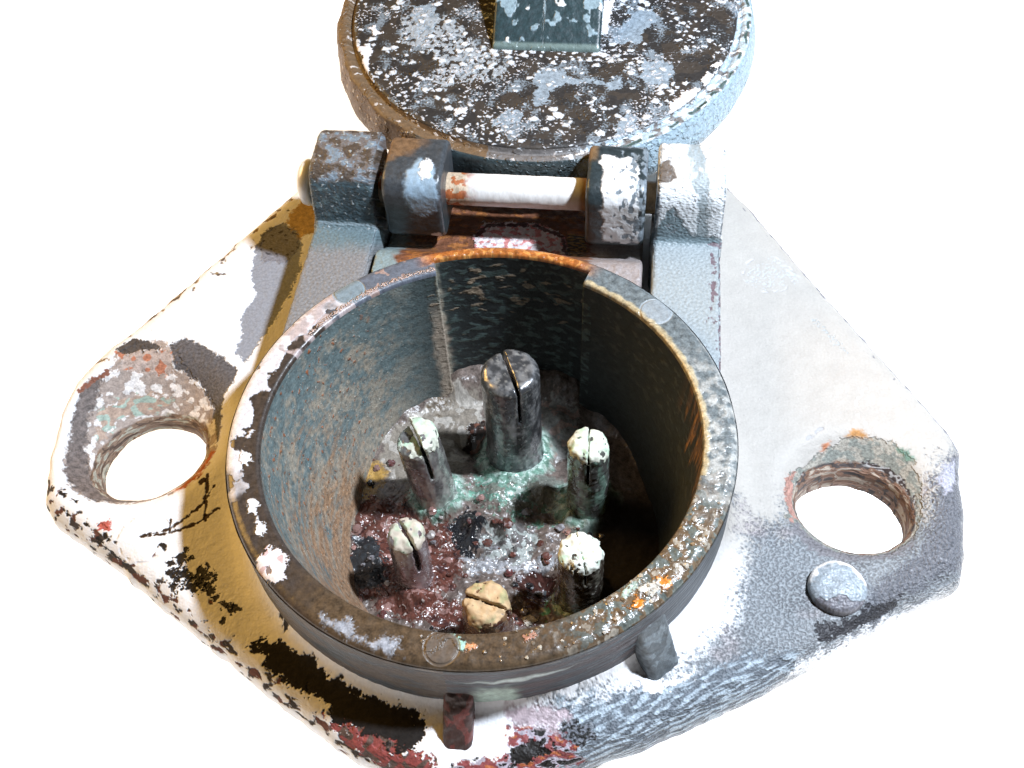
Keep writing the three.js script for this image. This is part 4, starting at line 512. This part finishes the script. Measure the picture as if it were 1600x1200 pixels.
// white crusty specks, wider than tall
const specks = (fr, k, keep, wob) => (x, u) => { const wx = x + 0.25 * noise(x * 2, u * 2, k), wu = u + 0.25 * noise(x * 2, u * 2, k + 5), [d, id] = cells(wx * fr * 0.85, wu * fr * 1.1, k), dens = keep + wob * 1.5 * fbm(x * 0.17, u * 0.17, k * 3 + 1, 3) - 0.05; return id < dens ? sst(0.40, 0.30, d + 0.15 * (id / Math.max(dens, 0.01))) : 0; };
ld.lay(specks(0.7, 7, 0.22, 1.2), (x, u) => jit([0.52, 0.54, 0.56], 0.2, x, u), 0.65, 0.12);
ld.lay(specks(1.35, 17, 0.24, 1.4), (x, u) => jit([0.48, 0.50, 0.53], 0.2, x, u), 0.65, 0.1);
ld.lay(specks(2.6, 27, 0.18, 1.4), (x, u) => jit([0.42, 0.42, 0.44], 0.2, x, u), 0.65, 0.06);
// bare dark brown islands and large white patches
for (const P of [c8([[230, 780], [330, 740], [420, 800], [420, 900], [320, 950], [230, 900]]), c8([[110, 640], [220, 580], [270, 620], [240, 700], [150, 710]]), c8([[760, 310], [900, 280], [1010, 300], [980, 390], [800, 370]]), c8([[1020, 380], [1200, 340], [1240, 420], [1140, 560], [960, 560], [960, 460]]), c8([[420, 480], [480, 420], [620, 430], [560, 520], [440, 540]]), c7([[1210, 690], [1330, 630], [1450, 640], [1440, 720], [1300, 745]]), c7([[520, 440], [660, 440], [820, 420], [820, 500], [640, 520], [560, 500]]), c8([[1160, 60], [1340, 80], [1330, 160], [1180, 170]])]) ld.patch(L0(P), DARK, 0.5, -0.05, 0.7, 0.8, 0.06);
for (const P of [c8([[900, 740], [1000, 640], [1130, 610], [1140, 650], [1060, 740], [920, 780]]), c8([[1140, 540], [1180, 500], [1240, 520], [1220, 580], [1160, 590]]), c8([[1200, 460], [1260, 420], [1310, 430], [1260, 480]]), c8([[430, 0], [540, 0], [520, 60], [490, 180], [480, 230], [420, 220]]), c8([[1200, 700], [1280, 630], [1230, 690], [1140, 750]]), c7([[330, 190], [380, 175], [430, 230], [380, 250]]), c7([[210, 320], [260, 310], [350, 320], [340, 420], [330, 500], [370, 590], [330, 560], [280, 440], [300, 380]]), c7([[800, 960], [880, 950], [920, 1000], [860, 1010]]), c7([[930, 760], [1020, 745], [1010, 790], [940, 790]])]) ld.patch(L0(P), (x, u) => jit([0.66, 0.64, 0.65], 0.15, x, u), 0.6, 0.12, 0.45, 1.2, 0.06);
// lip outside the face: brown on the left and front, white and pale blue on the right
const lr = (x, u) => Math.hypot(x - CX, u - CU);
ld.lay((x, u) => sst(24.75, 24.9, lr(x, u)), (x, u) => jit(x < -4 ? [0.135, 0.085, 0.045] : [0.135, 0.125, 0.12], 0.35, x, u), 0.55);
ld.lay((x, u) => sst(24.8, 24.95, lr(x, u)) * sst(4, 11, x + 3 * fbm(x * 0.4, u * 0.4, 5, 3)) * sst(-0.12, 0.02, fbm(x * 0.6, u * 0.6, 123, 4) + 0.06), (x, u) => jit([0.34, 0.42, 0.47], 0.35, x, u), 0.55, 0.06);
ld.lay((x, u) => { const r = lr(x, u); return r > 25.2 && x > 4 ? sst(0.05, 0.16, fbm(x * 0.9, u * 0.9, 133, 4)) : 0; }, (x, u) => jit([0.68, 0.69, 0.70], 0.1, x, u), 0.55, 0.08);
ld.lay((x, u) => { const r = lr(x, u); return x > 10 ? sst(0.35, 0.1, Math.abs(r - 26.4 + 0.4 * noise(x * 0.6, u * 0.6, 3))) * sst(-0.05, 0.1, noise(x * 0.7, u * 0.7, 9)) : 0; }, [0.04, 0.07, 0.065], 0.5, -0.05);
ld.lay((x, u) => { const r = lr(x, u); return x < 6 && r > 24.9 ? sst(0.22, 0.36, fbm(x * 1.1, u * 1.1, 143, 4)) : 0; }, (x, u) => jit([0.55, 0.50, 0.47], 0.3, x, u), 0.6, 0.06);
ld.lay((x, u) => u < CU - 15 ? sst(26.62, 26.8, lr(x, u)) * sst(15, 11, Math.abs(x)) : 0, (x, u) => jit([0.03, 0.045, 0.05], 0.5, x, u), 0.35);
ld.lay((x, u) => sst(26.7, 27.1, lr(x, u)) * sst(6, 9, x + 2 * fbm(x * 0.4, u * 0.4, 5, 3)), (x, u) => jit([0.25, 0.34, 0.40], 0.35, x, u), 0.5);
const LPROF = [[0.001, 0], [5, 0], [10, 0], [14, 0], [17, 0], [19.5, 0], [21.5, 0], [23, 0], [24, 0], [24.4, -0.05], [24.62, -0.25], [24.75, -0.75], [25.05, -0.85], [25.3, -0.75], [25.45, -0.45], [25.8, -0.35], [26.3, -0.4], [26.55, -0.6], [26.75, -1.0], [27.0, -1.9], [27.3, -3.2], [27.4, -4.4], [27.1, -5.6], [26.2, -6.6], [24.5, -7.2], [12, -7.8], [0.001, -8]];
const lidPt = (i, j) => { const t = TH[i], [r0, n0] = LPROF[j], w = j > 13 && j < 24 ? (0.22 + 0.5 * sst(0.2, -0.6, Math.sin(t))) * fbm(Math.sin(t) * 5, Math.cos(t) * 5, j * 0.2, 5) : 0, r = r0 + w, x = CX + r * Math.sin(t), u = CU - r * Math.cos(t); return [x, n0 + (r0 < 24.3 ? 0.10 * fbm(x * 0.3, u * 0.3, 4, 3) : 0), -u]; };
const lid = part('lid', onLid(sheet(NT + 1, LPROF.length, lidPt, (i, j) => { const p = lidPt(i, j), k = j > 8 ? 0.9 * Math.max(0, -p[1]) : 0; return ld.uv(p[0] + k * Math.sin(TH[i]), -p[2] - k * Math.cos(TH[i])); }, true)), std(ld.maps()), socket, 'round lid folded back, dark inner face speckled white and pale blue');
// wedge-shaped latch lug in the middle of the face
{
  const gc = new Coat(-8, 11, 18, 42, 20);
  gc.lay(1, (x, u) => jit([0.012, 0.032, 0.038], 0.4, x, u), 0.45, (x, u) => 0.06 * fbm(x, u, 3, 3));
  gc.lay((x, u) => sst(0.12, 0.2, fbm(x * 0.35, u * 0.35, 157, 4) + 0.02 * (u - 25)), (x, u) => jit([0.20, 0.28, 0.32], 0.4, x, u), 0.5, 0.06);
  gc.lay((x, u) => sst(0.24, 0.3, fbm(x * 0.35, u * 0.4, 163, 4) + 0.02 * (u - 26)), tone([0.66, 0.68, 0.68], 0.1), 0.5, 0.08);
  gc.lay((x, u) => sst(22.3, 21.9, u), tone([0.14, 0.19, 0.18], 0.2), 0.3);
  const g = netMesh((x, n, Z) => { const u = -Z, ramp = (n - 0.5 - (u - 21.8) * 0.52) * 0.88, w = Math.abs(x - 1.45) - 6.75 + 0.05 * fbm(x, n, u, 2); const q = [w, ramp, n - 5.4, 21.4 - u, u - 38].map((v) => Math.max(v + 0.35, 0)), m = Math.max(w, ramp, n - 5.4, 21.4 - u, u - 38, -1 - n); return m < -0.35 ? m : Math.max(Math.hypot(...q) - 0.35, -1 - n); }, [-6.5, -1.6, -39], [9.5, 6.2, -20.5], 0.2, (x, n, Z) => gc.uv(x + 0.4 * n * Math.sign(x - 1), -Z));
  part('latch_lug', onLid(g), std(gc.maps()), lid, 'dark green wedge on the lid face');
}
// knuckles that carry the lid on the pin; texture runs along x and round the pin
function knuckle(x0, x1, coat) {
  const c = (x0 + x1) / 2, hw = (x1 - x0) / 2;
  const f = (x, y, z) => { const Y = y - AXY, u = -(z - AXZ), w = Math.abs(x - c) - hw, p = Math.min(box2(u, Y, 4.65, 4.65, 2.4), box2(u - 4.5, Y + 1.2, 4.0, 2.6, 0.8)), n = 0.12 * fbm(x * 0.8, y * 0.8, z * 0.8, 3), q = Math.max(w + 0.55, p + 0.55); return (q > 0 ? Math.hypot(Math.max(w + 0.55, 0), Math.max(p + 0.55, 0)) - 0.55 : q - 0.55) + n * 0.6; };
  part('knuckle', netMesh(f, [x0 - 0.8, AXY - 5.4, AXZ - 8.6], [x1 + 0.8, AXY + 5.4, AXZ + 5.6], 0.2, (x, y, z) => coat.uv(x - c, Math.atan2(y - AXY, z - AXZ) * 5)), std({ ...coat.maps(), clearcoat: 0.25, clearcoatRoughness: 0.3 }), lid);
}
const KL = new Coat(-4.5, 4.5, -15.8, 15.8, 24), KR = new Coat(-4.5, 4.5, -15.8, 15.8, 24);   // v = angle * 5: 0 front, 7.9 top
for (const k of [KL, KR]) k.lay(1, (x, v) => jit([0.024, 0.034, 0.038], 0.5, x, v), 0.36, (x, v) => 0.07 * fbm(x * 1.2, v * 1.2, 6, 4));
KL.lay((x, v) => sst(0.5, 2, v + 0.6 * fbm(x, v, 3, 3)), tone([0.048, 0.054, 0.060], 0.4), 0.42);
KL.lay((x, v) => sst(7.9, 9.4, v + 2.2 * fbm(x * 0.6, v * 0.6, 8, 4) - 0.5 * x) * sst(1.8, -0.6, x + fbm(x, v, 9, 3)), tone([0.16, 0.095, 0.05], 0.4), 0.4);
KL.lay((x, v) => sst(0.4, -0.1, Math.hypot((x - 1.1) * 0.8, (v - 3.6) * 0.42) - 1.35 + 0.7 * fbm(x * 0.9, v * 0.9, 4, 4)), tone([0.27, 0.37, 0.46], 0.2), 0.5, 0.08);
KL.lay((x, v) => sst(0.3, 0.1, Math.hypot((x - 1.5), (v - 6) * 0.5) - 0.55 + 0.6 * fbm(x * 1.6, v * 1.6, 14, 3)), [0.66, 0.68, 0.7], 0.5, 0.08);
KL.lay((x, v) => sst(0.25, 0.05, Math.hypot((x - 2.4), (v + 3.3) * 0.9) - 0.45 + 0.3 * noise(x * 2, v * 2)), [0.7, 0.7, 0.72], 0.5, 0.08);
KR.lay((x, v) => sst(0.3, -0.1, Math.max(Math.abs(x - 0.5 + 0.06 * (v - 3)) - 1.9, Math.abs(v - 3.2) - 6.0) + 0.9 * fbm(x * 0.8, v * 0.8, 5, 4)), (x, v) => jit([0.72, 0.73, 0.74], 0.12, x, v), 0.55, 0.1);
KR.lay((x, v) => sst(0.1, 0.25, fbm(x * 1.4, v * 0.9, 15, 5) + 0.1 * (x - 0.6)) * sst(-4, -2, v), tone([0.16, 0.19, 0.215], 0.4), 0.45, -0.03);
KR.lay((x, v) => sst(8, 9.4, v) * sst(-2, -2.8, x), tone([0.16, 0.10, 0.05], 0.4), 0.5);
knuckle(-14.9, -8.1, KL); knuckle(8.2, 14.9, KR);

renderer.render(scene, camera);
